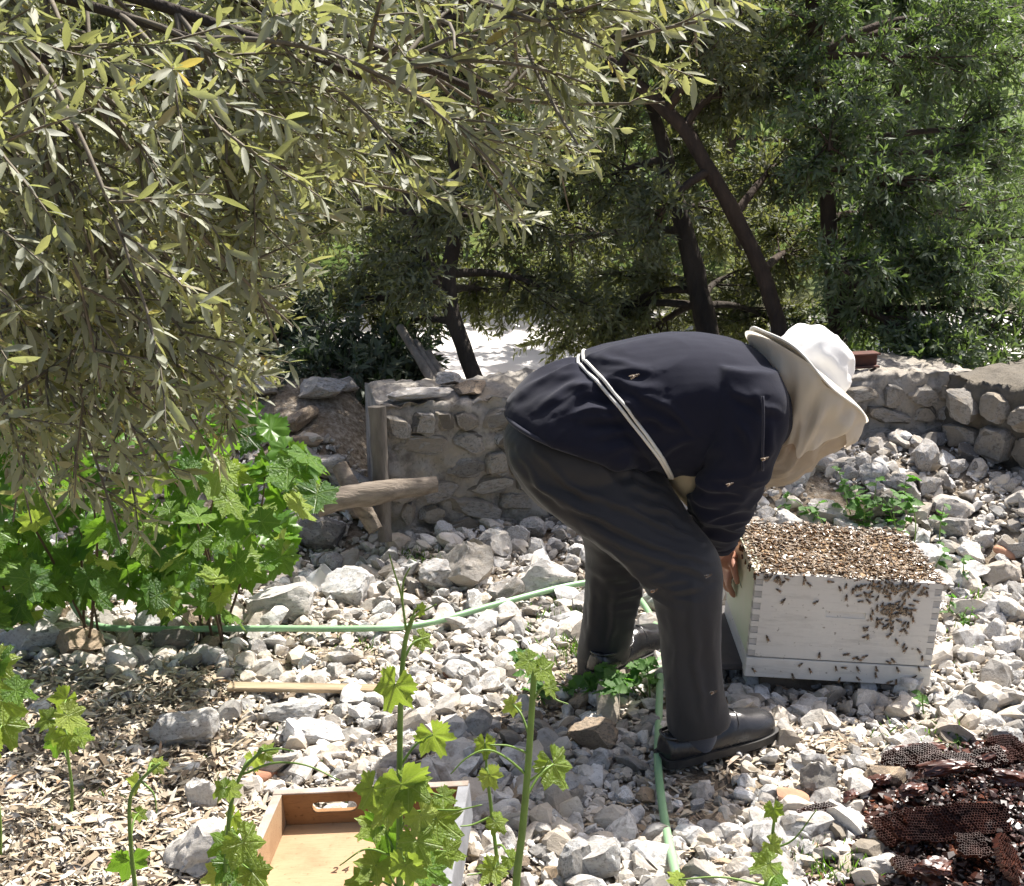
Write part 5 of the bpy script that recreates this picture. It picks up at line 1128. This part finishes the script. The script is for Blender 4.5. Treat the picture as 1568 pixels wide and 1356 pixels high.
# tree beside the sunlit road gap
olive('olive_tree', 'olive tree with forked trunk leaning behind the wall beside the poles',
  [(trunkpx([(738, 610, 5.55), (712, 540, 5.6), (690, 470, 5.65), (688, 410, 5.7), (700, 330, 5.75), (690, 200, 5.8), (670, 40, 5.85)]), [0.06, 0.055, 0.052, 0.05, 0.045, 0.04, 0.03, 0.02]),
   ([P(690, 470, 5.65), P(665, 430, 5.6), (P(640, 360, 5.55)), P(600, 230, 5.6)], [0.035, 0.03, 0.025, 0.015])],
  [C(560, 190, 5.9, .5, .4, .3, 15), C(720, 130, 5.9, .5, .4, .32, 15), C(610, 370, 5.9, .38, .35, .24, 13), C(790, 330, 6.0, .45, .4, .3, 15), C(850, 455, 6.0, .35, .35, .17, 13), C(540, 470, 6.1, .35, .3, .2, 11), C(680, 0, 6.0, .6, .4, .3, 12), C(600, 270, 6.4, .45, .4, .3, 13), C(480, 330, 6.4, .4, .4, .3, 12), C(760, 450, 6.3, .3, .3, .16, 11), C(620, 490, 6.2, .2, .25, .12, 8), C(720, 330, 5.4, .22, .15, .14, 7), C(650, 420, 5.35, .16, .15, .10, 5), (np.array([0.3, 5.8, 2.75]), (.8, .5, .4), 22), (np.array([-0.6, 6.0, 2.7]), (.8, .5, .4), 16), (np.array([0.9, 5.6, 2.5]), (.6, .35, .3), 18)], 31, 'olive_back', 'bark')  # last clumps sit above the view, added to shade the wall and rubble
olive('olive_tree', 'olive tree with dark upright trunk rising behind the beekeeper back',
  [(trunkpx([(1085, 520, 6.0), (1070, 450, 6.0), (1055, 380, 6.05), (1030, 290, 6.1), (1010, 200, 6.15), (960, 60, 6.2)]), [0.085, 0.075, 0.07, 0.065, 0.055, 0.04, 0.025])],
  [C(930, 270, 6.3, .45, .4, .3, 15), C(985, 430, 6.35, .35, .35, .2, 13), C(900, 110, 6.3, .5, .4, .3, 14), C(1060, 90, 6.4, .45, .35, .3, 13), C(920, 490, 6.3, .3, .3, .14, 11), C(1130, 420, 6.6, .3, .3, .2, 10), C(1180, 490, 6.5, .3, .3, .12, 11), C(880, 505, 6.6, .32, .3, .12, 12), C(985, 510, 6.7, .3, .3, .12, 12), C(1100, 500, 6.8, .35, .3, .12, 12), C(850, 380, 6.8, .4, .3, .2, 12), C(1100, 330, 6.9, .35, .3, .25, 12), (np.array([1.3, 5.9, 2.9]), (.7, .5, .4), 22)], 32, 'olive_back', 'bark')  # final clump hangs out of view, put overhead to shade the wall
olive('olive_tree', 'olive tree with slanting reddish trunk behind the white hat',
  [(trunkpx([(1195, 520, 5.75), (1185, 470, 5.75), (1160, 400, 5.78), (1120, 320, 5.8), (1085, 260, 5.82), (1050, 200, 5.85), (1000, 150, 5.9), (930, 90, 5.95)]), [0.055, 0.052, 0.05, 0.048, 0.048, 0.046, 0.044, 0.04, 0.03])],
  [C(1130, 130, 6.0, .4, .35, .32, 14), C(1000, 30, 6.0, .4, .35, .25, 10), C(1190, 250, 6.1, .3, .3, .25, 12), C(1150, 10, 6.1, .5, .35, .25, 14), C(1220, 380, 6.4, .28, .3, .22, 12), C(1060, 200, 6.5, .35, .3, .25, 12), C(1010, 330, 5.55, .22, .15, .16, 7), C(1090, 60, 5.6, .3, .2, .2, 8), (np.array([1.9, 5.75, 2.75]), (.6, .45, .4), 24)], 33, 'olive_back', 'bark_warm')  # final clump, unseen above the frame, added to shade the rubble behind the hive
olive('olive_tree', 'dense green olive tree with straight trunk filling the corner behind the return wall',
  [(trunkpx([(1285, 545, 6.0), (1278, 450, 6.0), (1270, 350, 6.0), (1262, 220, 6.02), (1250, 80, 6.05), (1235, -60, 6.1)]), [0.06, 0.055, 0.055, 0.05, 0.045, 0.04, 0.03])],
  [C(1310, 140, 5.9, .4, .35, .32, 16), C(1400, 290, 5.85, .4, .35, .3, 16), C(1270, 20, 6.0, .4, .35, .3, 12), C(1450, 420, 5.8, .35, .3, .22, 15), C(1350, 470, 5.9, .3, .3, .18, 13), C(1540, 480, 5.75, .3, .3, .2, 13), C(1530, 370, 6.0, .25, .3, .16, 10), C(1440, 80, 6.1, .35, .3, .28, 12), C(1560, 90, 6.5, .25, .3, .25, 9), C(1530, 200, 6.4, .3, .3, .26, 12), C(1490, 40, 6.4, .3, .3, .22, 10), C(1590, 330, 6.6, .25, .3, .25, 8), C(1430, 535, 5.5, .26, .2, .09, 10), C(1330, 330, 6.2, .35, .3, .25, 14), C(1290, 500, 6.5, .3, .3, .12, 11), C(1520, 230, 6.2, .2, .2, .12, 5), C(1480, 550, 5.9, .35, .2, .10, 10), C(1270, 230, 5.6, .22, .15, .22, 9), C(1300, 420, 5.55, .16, .15, .12, 6)], 34, 'olive_green', 'bark_warm')
# farther trees beyond the road
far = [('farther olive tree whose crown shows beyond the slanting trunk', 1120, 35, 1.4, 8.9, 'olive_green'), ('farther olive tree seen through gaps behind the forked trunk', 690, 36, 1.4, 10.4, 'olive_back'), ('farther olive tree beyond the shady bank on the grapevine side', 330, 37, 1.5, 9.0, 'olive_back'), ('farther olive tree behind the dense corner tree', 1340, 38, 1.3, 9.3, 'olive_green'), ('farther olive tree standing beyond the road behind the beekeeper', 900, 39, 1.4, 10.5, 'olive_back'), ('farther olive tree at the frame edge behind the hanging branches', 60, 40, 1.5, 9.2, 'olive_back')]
for (lab, px, sd_, R_, Y, mt) in far:
    b = P(px, 560, Y); gz = float(height(b[0], Y))
    tr = [np.array([b[0], Y, gz-0.05]), np.array([b[0]+0.05, Y, gz+0.5]), np.array([b[0]-0.1, Y, gz+1.1]), np.array([b[0]+0.1, Y+0.1, gz+1.9])]
    rg = np.random.default_rng(sd_); cl_ = []
    for k in range(13):
        cl_.append((np.array([b[0]+rg.uniform(-1, 1)*R_*0.75, Y+rg.uniform(-0.5, 0.6), gz+0.62+(k/12)*2.0+rg.uniform(-0.1, 0.1)]), (0.75, 0.5, 0.42), 11))
    olive('olive_tree', lab, [(tr, [0.09, 0.08, 0.07, 0.05])], cl_, sd_, mt, 'bark', 10, 9, 0.024, (0.050, 0.085), (0.28, 0.40))
# shrubs on the shady bank
for (px, py, Y, r_, sd_, lab) in [(520, 545, 5.7, (.34, .3, .22), 51, 'dark leafy shrub growing on the shady bank beyond the wall end'), (415, 500, 6.2, (.45, .35, .3), 52, 'dark shrub half hidden behind the hanging olive branches'), (600, 560, 6.0, (.25, .2, .12), 53, 'low dark shrub behind the leaning poles'), (1450, 560, 5.45, (.26, .16, .07), 54, 'leafy sprig hanging over the corner of the return wall'), (1240, 555, 6.3, (.3, .25, .10), 55, 'low shrub behind the rusty beam')]:
    rg = np.random.default_rng(sd_); c = P(px, py, Y); root = empty('shrub', (0, 0, 0), lab, 'shrub'); gz = float(height(c[0], c[1]))
    secs = [branch_to(rg, np.array([c[0], c[1], min(gz, c[2]-r_[2])]), b, 7, 0.1) for b in clump_targets(rg, [(c, r_, 26)])]
    p, d, n, L, W, wood, _ = grow(rg, secs, 7, 11, 0.017, (0.04, 0.065), (0.28, 0.42), 0.02, 0.9)
    V, Fs = leaf_geo(p, d, n, L, W, False, 0.08); tag(mobj('foliage', V, Fs, M['shrub_dark' if sd_ < 54 else 'olive_green'], root), kind='stuff')
    for s_ in secs: wood.add(*tube(s_, np.linspace(0.008, 0.002, len(s_)), 4, False)[:2])
    tag(wood.build('twig', M['twig'], root), kind='stuff')

# overhanging olive tree close to the camera
FP = [(-120, -120), (1175, -120), (1165, 15), (1075, 60), (1060, 150), (980, 190), (900, 250), (870, 335), (760, 380), (650, 345), (570, 340), (530, 420), (450, 440), (465, 600), (395, 640), (330, 730), (255, 835), (190, 880), (130, 800), (60, 860), (-120, 820)]
def fgate(q, rg):
    x, y = pix(q); x = float(x); y = float(y)
    if x < -150 or y < -150: return rg.random() < 0.15
    if not bool(inside(FP, np.array([x]), np.array([y]))[0]): return False
    if x > 560: return rg.random() < 0.62
    if y > 560: return rg.random() < 0.85
    return True
rg = np.random.default_rng(91)
ft = empty('olive_tree', (0, 0, 0), 'overhanging olive tree with silvery leaves hanging close across the upper picture', 'tree')
hub = np.array([-1.75, 1.95, 1.95])
p = spline([(-1.95, 2.05, -0.05), (-1.9, 2.0, 0.7), (-1.8, 1.95, 1.4), hub], 26); V, Q, T = tube(p, np.linspace(0.12, 0.07, 26), 14); ctr = np.concatenate([np.repeat(p, 14, 0), p[:1], p[-1:]]); V = ctr+(V-ctr)*(1+0.18*vnoise(V, 8))[:, None]; mobj('trunk', V, [Q, T], M['bark'], ft)
limbs = []
for (px, py, Y, lift) in [(950, 60, 1.9, .35), (760, 150, 2.1, .3), (560, 120, 1.8, .3), (400, 250, 2.2, .2), (300, 60, 1.7, .25), (150, 350, 1.9, .1), (120, 120, 1.6, .15), (330, 480, 2.3, .12), (200, 600, 2.1, .05), (700, -40, 2.2, .35), (1050, -20, 2.0, .4)]:
    lp = branch_to(rg, hub, P(px, py, Y), 14, lift*0.5); limbs.append(lp); V, Q, T = tube(lp, np.linspace(0.026, 0.0045, 14), 8); mobj('limb', V, [Q, T], M['bark'], ft)
secs = []; lw = MB(); allp = np.concatenate([l[4:] for l in limbs])
tries = 0
while len(secs) < 228 and tries < 6000:
    tries += 1
    px, py = rg.uniform(-60, 1120), rg.uniform(-60, 840)
    if not inside(FP, np.array([px]), np.array([py]))[0]: continue
    if px > 560 and rg.random() < 0.30: continue
    if py > 520 and px > 260 and rg.random() < 0.3: continue
    Y = rg.uniform(1.6, 2.8) if px < 520 else rg.uniform(1.6, 2.6)
    if rg.random() < 0.05: Y = rg.uniform(1.25, 1.55)
    b = P(px, py, Y)
    cand = np.argsort(((allp-b)**2).sum(1)+(allp[:, 0] > b[0])*0.3)[:4]; s = allp[rg.choice(cand)]
    if np.linalg.norm(s-b) < 0.12: s = b+np.array([-0.18, 0, 0.12])
    sp = branch_to(rg, s, b, 9, 0.10); secs.append(sp); lw.add(*tube(sp, np.linspace(0.0042, 0.0016, 9), 5, False)[:2])
p, d, n, L, W, wood, tw = grow(rg, secs, 6, 9, 0.017, (0.022, 0.048), (0.18, 0.27), 0.02, 0.85, np.array([0.55, -0.05, 0.0]), fgate)
px, py = pix(p+d/np.linalg.norm(d, axis=1)[:, None]*L[:, None]*0.5); zc = (p-CAM)@_f
# the leaves that show largest become objects of their own
vis = (px > 5) & (px < 1560) & (py > 5) & (py < 1350); score = np.where(vis, L/zc, -1)*rg.uniform(0.8, 1.2, len(L)); big = np.argsort(-score)[:300]; rest = np.setdiff1d(np.arange(len(L)), big)
V, Fs = leaf_geo(p[rest], d[rest], n[rest], L[rest], W[rest], True, 0.06); tag(mobj('foliage', V, Fs, M['olive_front'], ft), kind='stuff')
lms = []
for cu_ in (0.02, 0.08, 0.16):
    V, Fs = leaf_geo(np.zeros((1, 3)), np.array([[1., 0, 0]]), np.array([[0, 0, 1.]]), np.array([1.0]), np.array([0.2]), True, cu_); lms.append(fast_mesh('leaf', V, Fs, [M['olive_front']]))
for k in big:
    dd = d[k]/np.linalg.norm(d[k]); nn = n[k]-dd*(n[k]@dd); nn /= np.linalg.norm(nn); ss = np.cross(nn, dd)
    o = bpy.data.objects.new('leaf', lms[k % 3]); link(o, ft); o.matrix_world = mat4(dd, ss, nn, p[k], L[k])
for q in tw: pass
tag(wood.build('twig', M['twig'], ft), kind='stuff'); tag(lw.build('branchlet', M['twig'], ft), kind='stuff')
# flower buds
mb = MB(); BVs = np.array([[1, 0, 0], [-1, 0, 0], [0, 1, 0], [0, -1, 0], [0, 0, 1], [0, 0, -1.]]); BTs = np.array([[0, 2, 4], [2, 1, 4], [1, 3, 4], [3, 0, 4], [2, 0, 5], [1, 2, 5], [3, 1, 5], [0, 3, 5]])
for q in tw:
    if rg.random() < 0.45:
        for k in range(rg.integers(10, 30)):
            c = q[rg.integers(max(1, len(q)//2), len(q))]+rg.normal(0, 0.009, 3); mb.add(c+BVs*rg.uniform(0.0016, 0.0030), BTs)
tag(mb.build('flower_bud', M['bud'], ft), kind='stuff')

# ------------------------------------------------------------------ grapevines
def grape_leaf(seed):
    rg = np.random.default_rng(seed); th = np.radians(np.linspace(-166, 166, 45)); r = np.zeros(45)
    for i, a in enumerate(np.degrees(th)):
        v = 0.64
        for (c, h, w) in ((0, 1.0, 23), (54, 0.90, 21), (-54, 0.90, 21), (108, 0.76, 24), (-108, 0.76, 24), (150, 0.60, 20), (-150, 0.60, 20)): v = max(v, h*math.exp(-((a-c)/w)**2*0.55)+0.0)
        r[i] = v*(1+(0.075 if i % 2 else -0.06)+rg.normal(0, 0.035))
    x, y = r*np.cos(th), r*np.sin(th); rings = [0.0, 0.35, 0.7, 1.0]; V = [(0, 0, 0)]
    bend = rg.uniform(-0.2, 0.6); cup = rg.uniform(-0.25, 0.55); tw_ = rg.uniform(-0.3, 0.3)
    for f in rings[1:]:
        for i in range(45):
            X_, Y_ = x[i]*f, y[i]*f; rr_ = math.hypot(X_, Y_)
            z = -bend*X_*abs(X_)-cup*Y_*Y_+tw_*X_*Y_+0.05*math.cos(math.degrees(th[i])/54*2*math.pi)*rr_+0.09*noise.noise(Vector((X_*3, Y_*3, seed)))+0.10*abs(Y_)+0.04*noise.noise(Vector((X_*9, Y_*9, seed)))
            V.append((X_, Y_, z))
    T = [(0, 1+i, 2+i) for i in range(44)]; Q = []
    for k in range(2):
        for i in range(44): a = 1+k*45+i; Q.append((a, a+45, a+46, a+1))
    return np.array(V), [np.array(T), np.array(Q)]
GL = {k: [fast_mesh('leaf', *grape_leaf(s), [M[k]]) for s in range(60, 72)] for k in ('vine', 'vine_young')}
def vleaf(parent, pos, d, n, size, mat='vine', inv=None):
    d = np.array(d, float); d /= np.linalg.norm(d); n = np.array(n, float); n -= d*(n@d); n /= np.linalg.norm(n)+1e-9; s = np.cross(n, d)
    o = bpy.data.objects.new('leaf', random.choice(GL[mat])); link(o, parent); o.matrix_world = mat4(d, s, n, pos, size*0.62); return o
# bush
VP = [(-60, 470), (80, 500), (200, 560), (300, 590), (420, 650), (470, 690), (495, 750), (440, 800), (455, 850), (380, 880), (360, 940), (260, 945), (180, 900), (60, 940), (-60, 960)]
vb = empty('grapevine', (0, 0, 0), 'bushy bright green grapevine growing beside the hose end', 'vine')
rgv = np.random.default_rng(17); cw = MB(); root_pts = [G(150, 985), G(330, 985), G(20, 990)]; npl = 0; tries = 0; tips = []
while npl < 290 and tries < 5000:
    tries += 1; px, py = rgv.uniform(-60, 495), rgv.uniform(480, 950)
    if not inside(VP, np.array([px]), np.array([py]))[0]: continue
    if py < 620 and px > 150 and rgv.random() < 0.4: continue
    Y = rgv.uniform(3.15, 3.85) + (0.2 if py < 650 else 0); q = P(px, py, Y)
    if q[2] < 0.03: continue
    n_ = np.array([rgv.normal(0.15, 0.5), rgv.normal(-0.55, 0.45), rgv.uniform(0.3, 1.1)]); d_ = np.array([rgv.normal(0.1, 0.7), rgv.normal(-0.4, 0.4), rgv.uniform(-1.0, 0.0)])
    sz = rgv.uniform(0.07, 0.13)
    vleaf(vb, q, d_, n_, sz, 'vine' if rgv.random() < 0.72 else 'vine_young'); npl += 1; tips.append(q)
    cw.add(*tube(branch_to(rgv, q+np.array([rgv.normal(0, .03), rgv.uniform(0.0, .05), -rgv.uniform(.03, .07)]), q, 5, 0.1), 0.0016, 4, False)[:2])
tag(cw.build('petiole', M['stem'], vb), kind='stuff')
fm = MB(); k_ = 0; LVs = [grape_leaf(s_) for s_ in (60, 63, 65)]
while k_ < 170:
    px, py = rgv.uniform(-60, 490), rgv.uniform(540, 930)
    if not inside(VP, np.array([px]), np.array([py]))[0]: continue
    q = P(px, py, rgv.uniform(3.45, 4.0))
    if q[2] < 0.03: continue
    n_ = np.array([rgv.normal(0.15, 0.5), rgv.normal(-0.4, 0.45), rgv.uniform(0.3, 1.1)]); d_ = np.array([rgv.normal(0.1, 0.7), rgv.normal(-0.4, 0.4), rgv.uniform(-1.0, 0.0)]); d_ /= np.linalg.norm(d_); n_ -= d_*(n_@d_); n_ /= np.linalg.norm(n_)
    Vl, Fl = LVs[k_ % 3]; fm.add(q+(Vl*rgv.uniform(0.05, 0.08))@np.array([d_, np.cross(n_, d_), n_]), *Fl); k_ += 1
tag(fm.build('foliage', M['vine_mass'], vb), kind='stuff')
tips = np.array(tips)
for k in range(14):
    b = tips[rgv.integers(0, len(tips))]; a = root_pts[int(np.argmin([abs(b[0]-r_[0]) for r_ in root_pts]))]+np.array([rgv.normal(0, 0.05), rgv.normal(0, 0.05), -0.02])
    lp = branch_to(rgv, a, b, 12, 0.25); V, Q, T = tube(lp, np.linspace(0.0045, 0.0018, 12), 6); mobj('cane', V, [Q, T], M['cane'], vb)
def shoot(label, pts, Y, leaves, tendrils=(), r0=0.0068, r1=0.0035, jit=0.0):
    root = empty('vine_shoot', (0, 0, 0), label, 'vine shoot', None); q = [P(a, b, Y+0.0) for a, b in pts]
    g = q[0].copy(); g[2] = -0.02; g[0] = g[0]*1.0-0.01; pts3 = [g, (g+q[0])/2+np.array([0.006, 0, 0])]+q; n_ = 30; sp = spline(pts3, n_)
    V, Q, T = tube(sp, np.linspace(r0, r1, n_), 10); mobj('stem', V, [Q, T], M['stem'], root)
    for (px, py, size, dx, dz, tone) in leaves:
        c = P(px, py, Y-random.uniform(-0.06, 0.08)); zc = (c-CAM)@_f; S = size/F*zc
        i = np.argmin(((sp-c)**2).sum(1)); i = max(1, i-1)
        d_ = np.array([dx, random.uniform(-0.5, 0.2), dz]); d_ /= np.linalg.norm(d_); b = c-d_*S*0.3
        n_v = np.array([random.uniform(-0.4, 0.4), -0.55, 0.7]); vleaf(root, b, d_, n_v, S*0.86, 'vine_young' if random.random() < 0.7 else tone)
        V, Q, T = tube(spline([sp[i], (sp[i]+b)/2+np.array([0, 0, 0.012]), b], 8), np.linspace(0.0026, 0.0016, 8), 6); mobj('petiole', V, [Q, T], M['stem'], root)
    for tp in tendrils:
        V, Q, T = tube(spline([P(a, b, Y-0.01*k) for k, (a, b) in enumerate(tp)], 18), np.linspace(0.0024, 0.0011, 18), 6); mobj('tendril', V, [Q, T], M['stem'], root)
    return root
y_, v_ = 'vine_young', 'vine'
shoot('tall green vine shoot with forked tip standing in front of the hose', [(612, 1360), (612, 1260), (612, 1160), (614, 1060), (620, 985), (632, 945)], 2.02,
  [(598, 1072, 88, -0.3, -1, y_), (655, 985, 44, 0.7, -0.7, y_), (672, 1142, 76, 0.4, -1, y_), (622, 1232, 118, 0.1, -0.5, v_), (562, 1225, 74, -0.4, -1, y_), (690, 1270, 90, 0.7, -0.6, y_), (585, 1300, 105, -0.2, -1, v_), (648, 1310, 80, 0.4, -0.9, v_), (560, 1340, 70, -0.6, -0.5, y_), (625, 1345, 80, 0.1, -1, y_), (650, 930, 30, 0.8, 0.6, y_), (672, 1345, 86, 0.8, -0.4, v_), (690, 1225, 46, 0.8, -0.2, y_), (600, 1210, 84, -0.5, -0.3, y_), (645, 1215, 80, 0.6, -0.3, v_), (560, 1275, 70, -0.8, -0.5, y_), (600, 1335, 84, -0.3, -0.8, y_), (540, 1350, 60, -0.9, -0.2, v_), (700, 1310, 60, 0.9, -0.3, y_), (580, 1255, 70, -0.6, -0.8, v_), (655, 1265, 76, 0.4, -0.9, y_)],
  [[(622, 965), (614, 910), (605, 880), (596, 848)], [(616, 920), (618, 890), (628, 868)], [(632, 945), (650, 935), (668, 925)], [(615, 1245), (660, 1240), (700, 1240), (738, 1232)], [(600, 1310), (560, 1300), (520, 1325)]], 0.0075, 0.0038)
shoot('thick green vine shoot with drooping lit leaf beside the tray', [(790, 1360), (800, 1270), (808, 1180), (814, 1090), (819, 1012)], 2.02,
  [(798, 1018, 52, -0.9, -0.2, y_), (846, 1032, 56, 0.9, -0.5, y_), (776, 1085, 40, -0.8, -0.6, y_), (858, 1192, 84, 0.5, -1, y_), (846, 1062, 34, 0.4, -1, y_)],
  [[(810, 1190), (775, 1160), (745, 1148), (715, 1160), (690, 1185)], [(812, 1195), (830, 1180), (840, 1165)], [(835, 1040), (848, 1068), (870, 1078)], [(812, 1155), (780, 1142), (750, 1140)]], 0.0085, 0.005)
shoot('thin vine shoot with three small leaves between the tray and the thick shoot', [(765, 1360), (758, 1290), (750, 1220), (744, 1175)], 2.1,
  [(744, 1152, 46, 0.1, -1, y_), (755, 1198, 50, 0.4, -1, y_), (768, 1268, 44, 0.6, -0.6, y_), (790, 1320, 40, 0.6, -0.2, y_), (745, 1345, 60, -0.5, -0.5, v_)],
  [[(752, 1250), (725, 1262), (705, 1265)], [(760, 1320), (740, 1335), (715, 1340)]], 0.0045, 0.003)
shoot('curling vine shoot rising between the boulder and the tray', [(345, 1360), (348, 1290), (354, 1230), (372, 1180), (400, 1150)], 2.08,
  [(330, 1212, 46, -1, -0.4, y_), (362, 1216, 44, 0.9, -0.4, y_), (392, 1172, 40, 0.2, -1, y_), (330, 1300, 70, -0.9, -0.3, v_), (385, 1312, 90, 0.5, -0.9, v_), (360, 1345, 80, 0.2, -1, v_), (418, 1150, 40, 1, 0.2, y_), (400, 1350, 70, 0.7, -0.5, y_), (350, 1260, 50, -0.5, -0.8, y_), (320, 1345, 60, -0.9, -0.4, y_)],
  [[(400, 1150), (425, 1146), (450, 1150)], [(372, 1185), (420, 1168), (470, 1172), (520, 1195)]], 0.0055, 0.003)
shoot('slender vine shoot standing on the straw in the corner', [(207, 1360), (200, 1290), (199, 1225), (215, 1195), (245, 1168)], 2.1,
  [(200, 1208, 46, -0.6, -0.6, y_), (195, 1335, 80, -0.3, -1, v_), (250, 1170, 36, 0.9, 0.1, y_), (220, 1250, 30, 0.8, -0.4, y_)], [[(215, 1195), (235, 1215), (240, 1245)]], 0.005, 0.0026)
shoot('small vine sprig at the bottom beside the hose and comb', [(1172, 1360), (1178, 1320), (1186, 1250)], 2.15,
  [(1190, 1300, 46, 0.6, -0.6, y_), (1186, 1250, 40, 0.1, -0.9, y_), (1160, 1330, 60, -0.9, -0.4, y_), (1200, 1345, 50, 0.8, -0.2, v_), (1030, 1348, 40, -0.8, 0.2, y_)], [[(1180, 1300), (1215, 1285), (1250, 1240)]], 0.0045, 0.0028)
shoot('low bright vine sprout on the straw below the bushy grapevine', [(105, 1165), (100, 1130), (98, 1095)], 2.72,
  [(90, 1085, 60, -0.5, -0.6, v_), (120, 1105, 62, 0.7, -0.6, y_), (75, 1125, 56, -0.7, -0.7, v_), (110, 1140, 60, 0.2, -1, y_), (60, 1105, 50, -1, -0.2, y_), (135, 1130, 46, 1, -0.3, y_), (85, 1150, 52, -0.2, -1, v_)], [], 0.004, 0.0025)
shoot('dark shaded vine sprout at the frame edge under the hose end', [(-10, 1180), (-5, 1100), (5, 1030)], 2.55,
  [(10, 1030, 76, 0.5, -0.5, v_), (-10, 1070, 80, -0.2, -0.9, v_), (25, 1085, 80, 0.8, -0.6, v_), (15, 1130, 84, 0.4, -1, v_), (-15, 1150, 80, -0.4, -1, v_), (40, 1060, 60, 1, -0.1, v_), (5, 1000, 60, 0.2, 0.4, v_)], [], 0.005, 0.003)

# ------------------------------------------------------------------ weeds
def weed_leaf(seed):
    rg = np.random.default_rng(seed); t = np.linspace(0, 1, 12); w = 0.34*np.sin(np.pi*t**0.75)*(1-0.25*t); w = w*(1+np.where(np.arange(12) % 2, 0.10, -0.10)); V = []
    for k in range(12): zz = -0.22*t[k]**2+0.03*rg.normal(); V += [(t[k], -w[k], zz+0.06), (t[k], 0, zz), (t[k], w[k], zz+0.06)]
    Q = []
    for k in range(11):
        a = k*3; Q += [(a, a+1, a+4, a+3), (a+1, a+2, a+5, a+4)]
    return np.array(V), [np.array(Q)]
WLM = [fast_mesh('leaf', *weed_leaf(s), [M['weed']]) for s in range(4)]
def weed(label, c, n, h, spread, ls, lean=(0, 0), nl=7, flat=0.0, seed=1):
    rg = np.random.default_rng(seed); root = empty('weed', (0, 0, 0), label, 'weed'); c = np.array(c)
    for k in range(n):
        b = c+np.array([rg.normal(0, spread[0]), rg.normal(0, spread[1]), -0.01]); b[2] = float(height(b[0], b[1]))-0.01; hh = h*rg.uniform(0.5, 1.1)
        tip = b+np.array([rg.normal(lean[0], 0.3)*hh, rg.normal(lean[1], 0.3)*hh, hh*(1-flat)]); sp = branch_to(rg, b, tip, 8, 0.15+0.3*flat); V, Q, T = tube(sp, np.linspace(0.0028, 0.0012, 8), 5); mobj('stem', V, [Q, T], M['stem'], root)
        for j in range(nl):
            i = rg.integers(2, 8); a = rg.uniform(0, 6.28); d_ = np.array([math.cos(a), math.sin(a), rg.uniform(-0.3, 0.5)]); n_ = np.array([rg.normal(0, .4), rg.normal(-0.2, .4), 1.0]); L_ = ls*rg.uniform(0.6, 1.2)
            d_ /= np.linalg.norm(d_); n_ -= d_*(n_@d_); n_ /= np.linalg.norm(n_); o = bpy.data.objects.new('leaf', WLM[rg.integers(0, 4)]); link(o, root); o.matrix_world = mat4(d_, np.cross(n_, d_), n_, sp[i], L_)
    return root
weed('bright green leafy weed growing behind the hive corner', G(1360, 822), 11, 0.20, (0.10, 0.05), 0.052, (0, -0.1), 7, 0, 1)
weed('darker green weed behind the hive near the sleeve', G(1250, 812), 6, 0.12, (0.07, 0.04), 0.045, (0, 0), 6, 0, 2)
weed('small weed at the sunlit end of the hive', G(1432, 862), 3, 0.11, (0.03, 0.04), 0.04, (0.1, 0), 5, 0, 3)
weed('heap of cut green nettles lying between the two feet', G(955, 1062), 14, 0.20, (0.075, 0.05), 0.05, (-0.15, -0.1), 8, 0.55, 4)
weed('thin weed in the wall corner beyond the rubble', G(1425, 705), 4, 0.22, (0.04, 0.02), 0.045, (0, 0), 6, 0, 5)
weed('little green weed beside the hive base on the gravel', G(1405, 1095), 2, 0.07, (0.02, 0.02), 0.025, (0, 0), 4, 0, 6)
weed('little weed on the gravel behind the thick vine shoot', G(800, 1020), 4, 0.06, (0.05, 0.04), 0.03, (0, 0), 5, 0, 7)
weed('pale weed sprawling at the edge of the comb heap', G(1450, 1155), 3, 0.12, (0.03, 0.03), 0.03, (0.5, 0), 5, 0.6, 8)
weed('small weed among the sunlit rocks beyond the hive', G(1465, 950), 3, 0.09, (0.03, 0.05), 0.03, (0, 0), 5, 0, 9)
# moss and grass tufts on the ground (stuff)
rg = np.random.default_rng(8); PPp = []
for (px, py, sx, sy, n) in [(860, 950, 30, 28, 260), (900, 985, 20, 20, 160), (870, 1000, 40, 20, 140), (1280, 1330, 40, 16, 160), (1420, 1130, 30, 10, 80), (640, 860, 20, 8, 90), (1480, 930, 20, 40, 110), (560, 985, 60, 10, 60), (300, 1180, 150, 60, 60)]:
    for _ in range(n): PPp.append(G(rg.normal(px, sx), rg.normal(py, sy)))
PPp = np.array(PPp); n = len(PPp); d = np.stack([rg.normal(0, .6, n), rg.normal(0, .6, n), np.ones(n)], 1); L = rg.uniform(0.012, 0.045, n)
V, Fs = leaf_geo(PPp, d, rand_unit(n, rg), L, L*0.11, False, 0.2); tag(mobj('grass', V, Fs, M['vine_mass'], None), 'thin tufts of yellowish grass between the stones', 'grass', kind='stuff')

# far wood beyond the trees (reads as one mass)
rg = np.random.default_rng(66); n = 26000; x = rg.uniform(-9, 9, n); yy = rg.uniform(10.8, 12.6, n); zt = 0.3+rg.random(n)**0.8*3.4; keepw = ~((x > 3.6) & (zt > 1.0) & (rg.random(n) < 0.35))
pw = np.stack([x, yy, height(x, yy)+zt], 1)[keepw]; n = len(pw); L = rg.uniform(0.07, 0.15, n); V, Fs = leaf_geo(pw, rand_unit(n, rg), rand_unit(n, rg)+np.array([0, -0.3, 0.6]), L, L*rg.uniform(0.4, 0.6, n), False, 0.1)
tag(mobj('far_wood', V, Fs, M['olive_green'], None), 'mass of green trees far beyond the road', 'wood', kind='stuff')
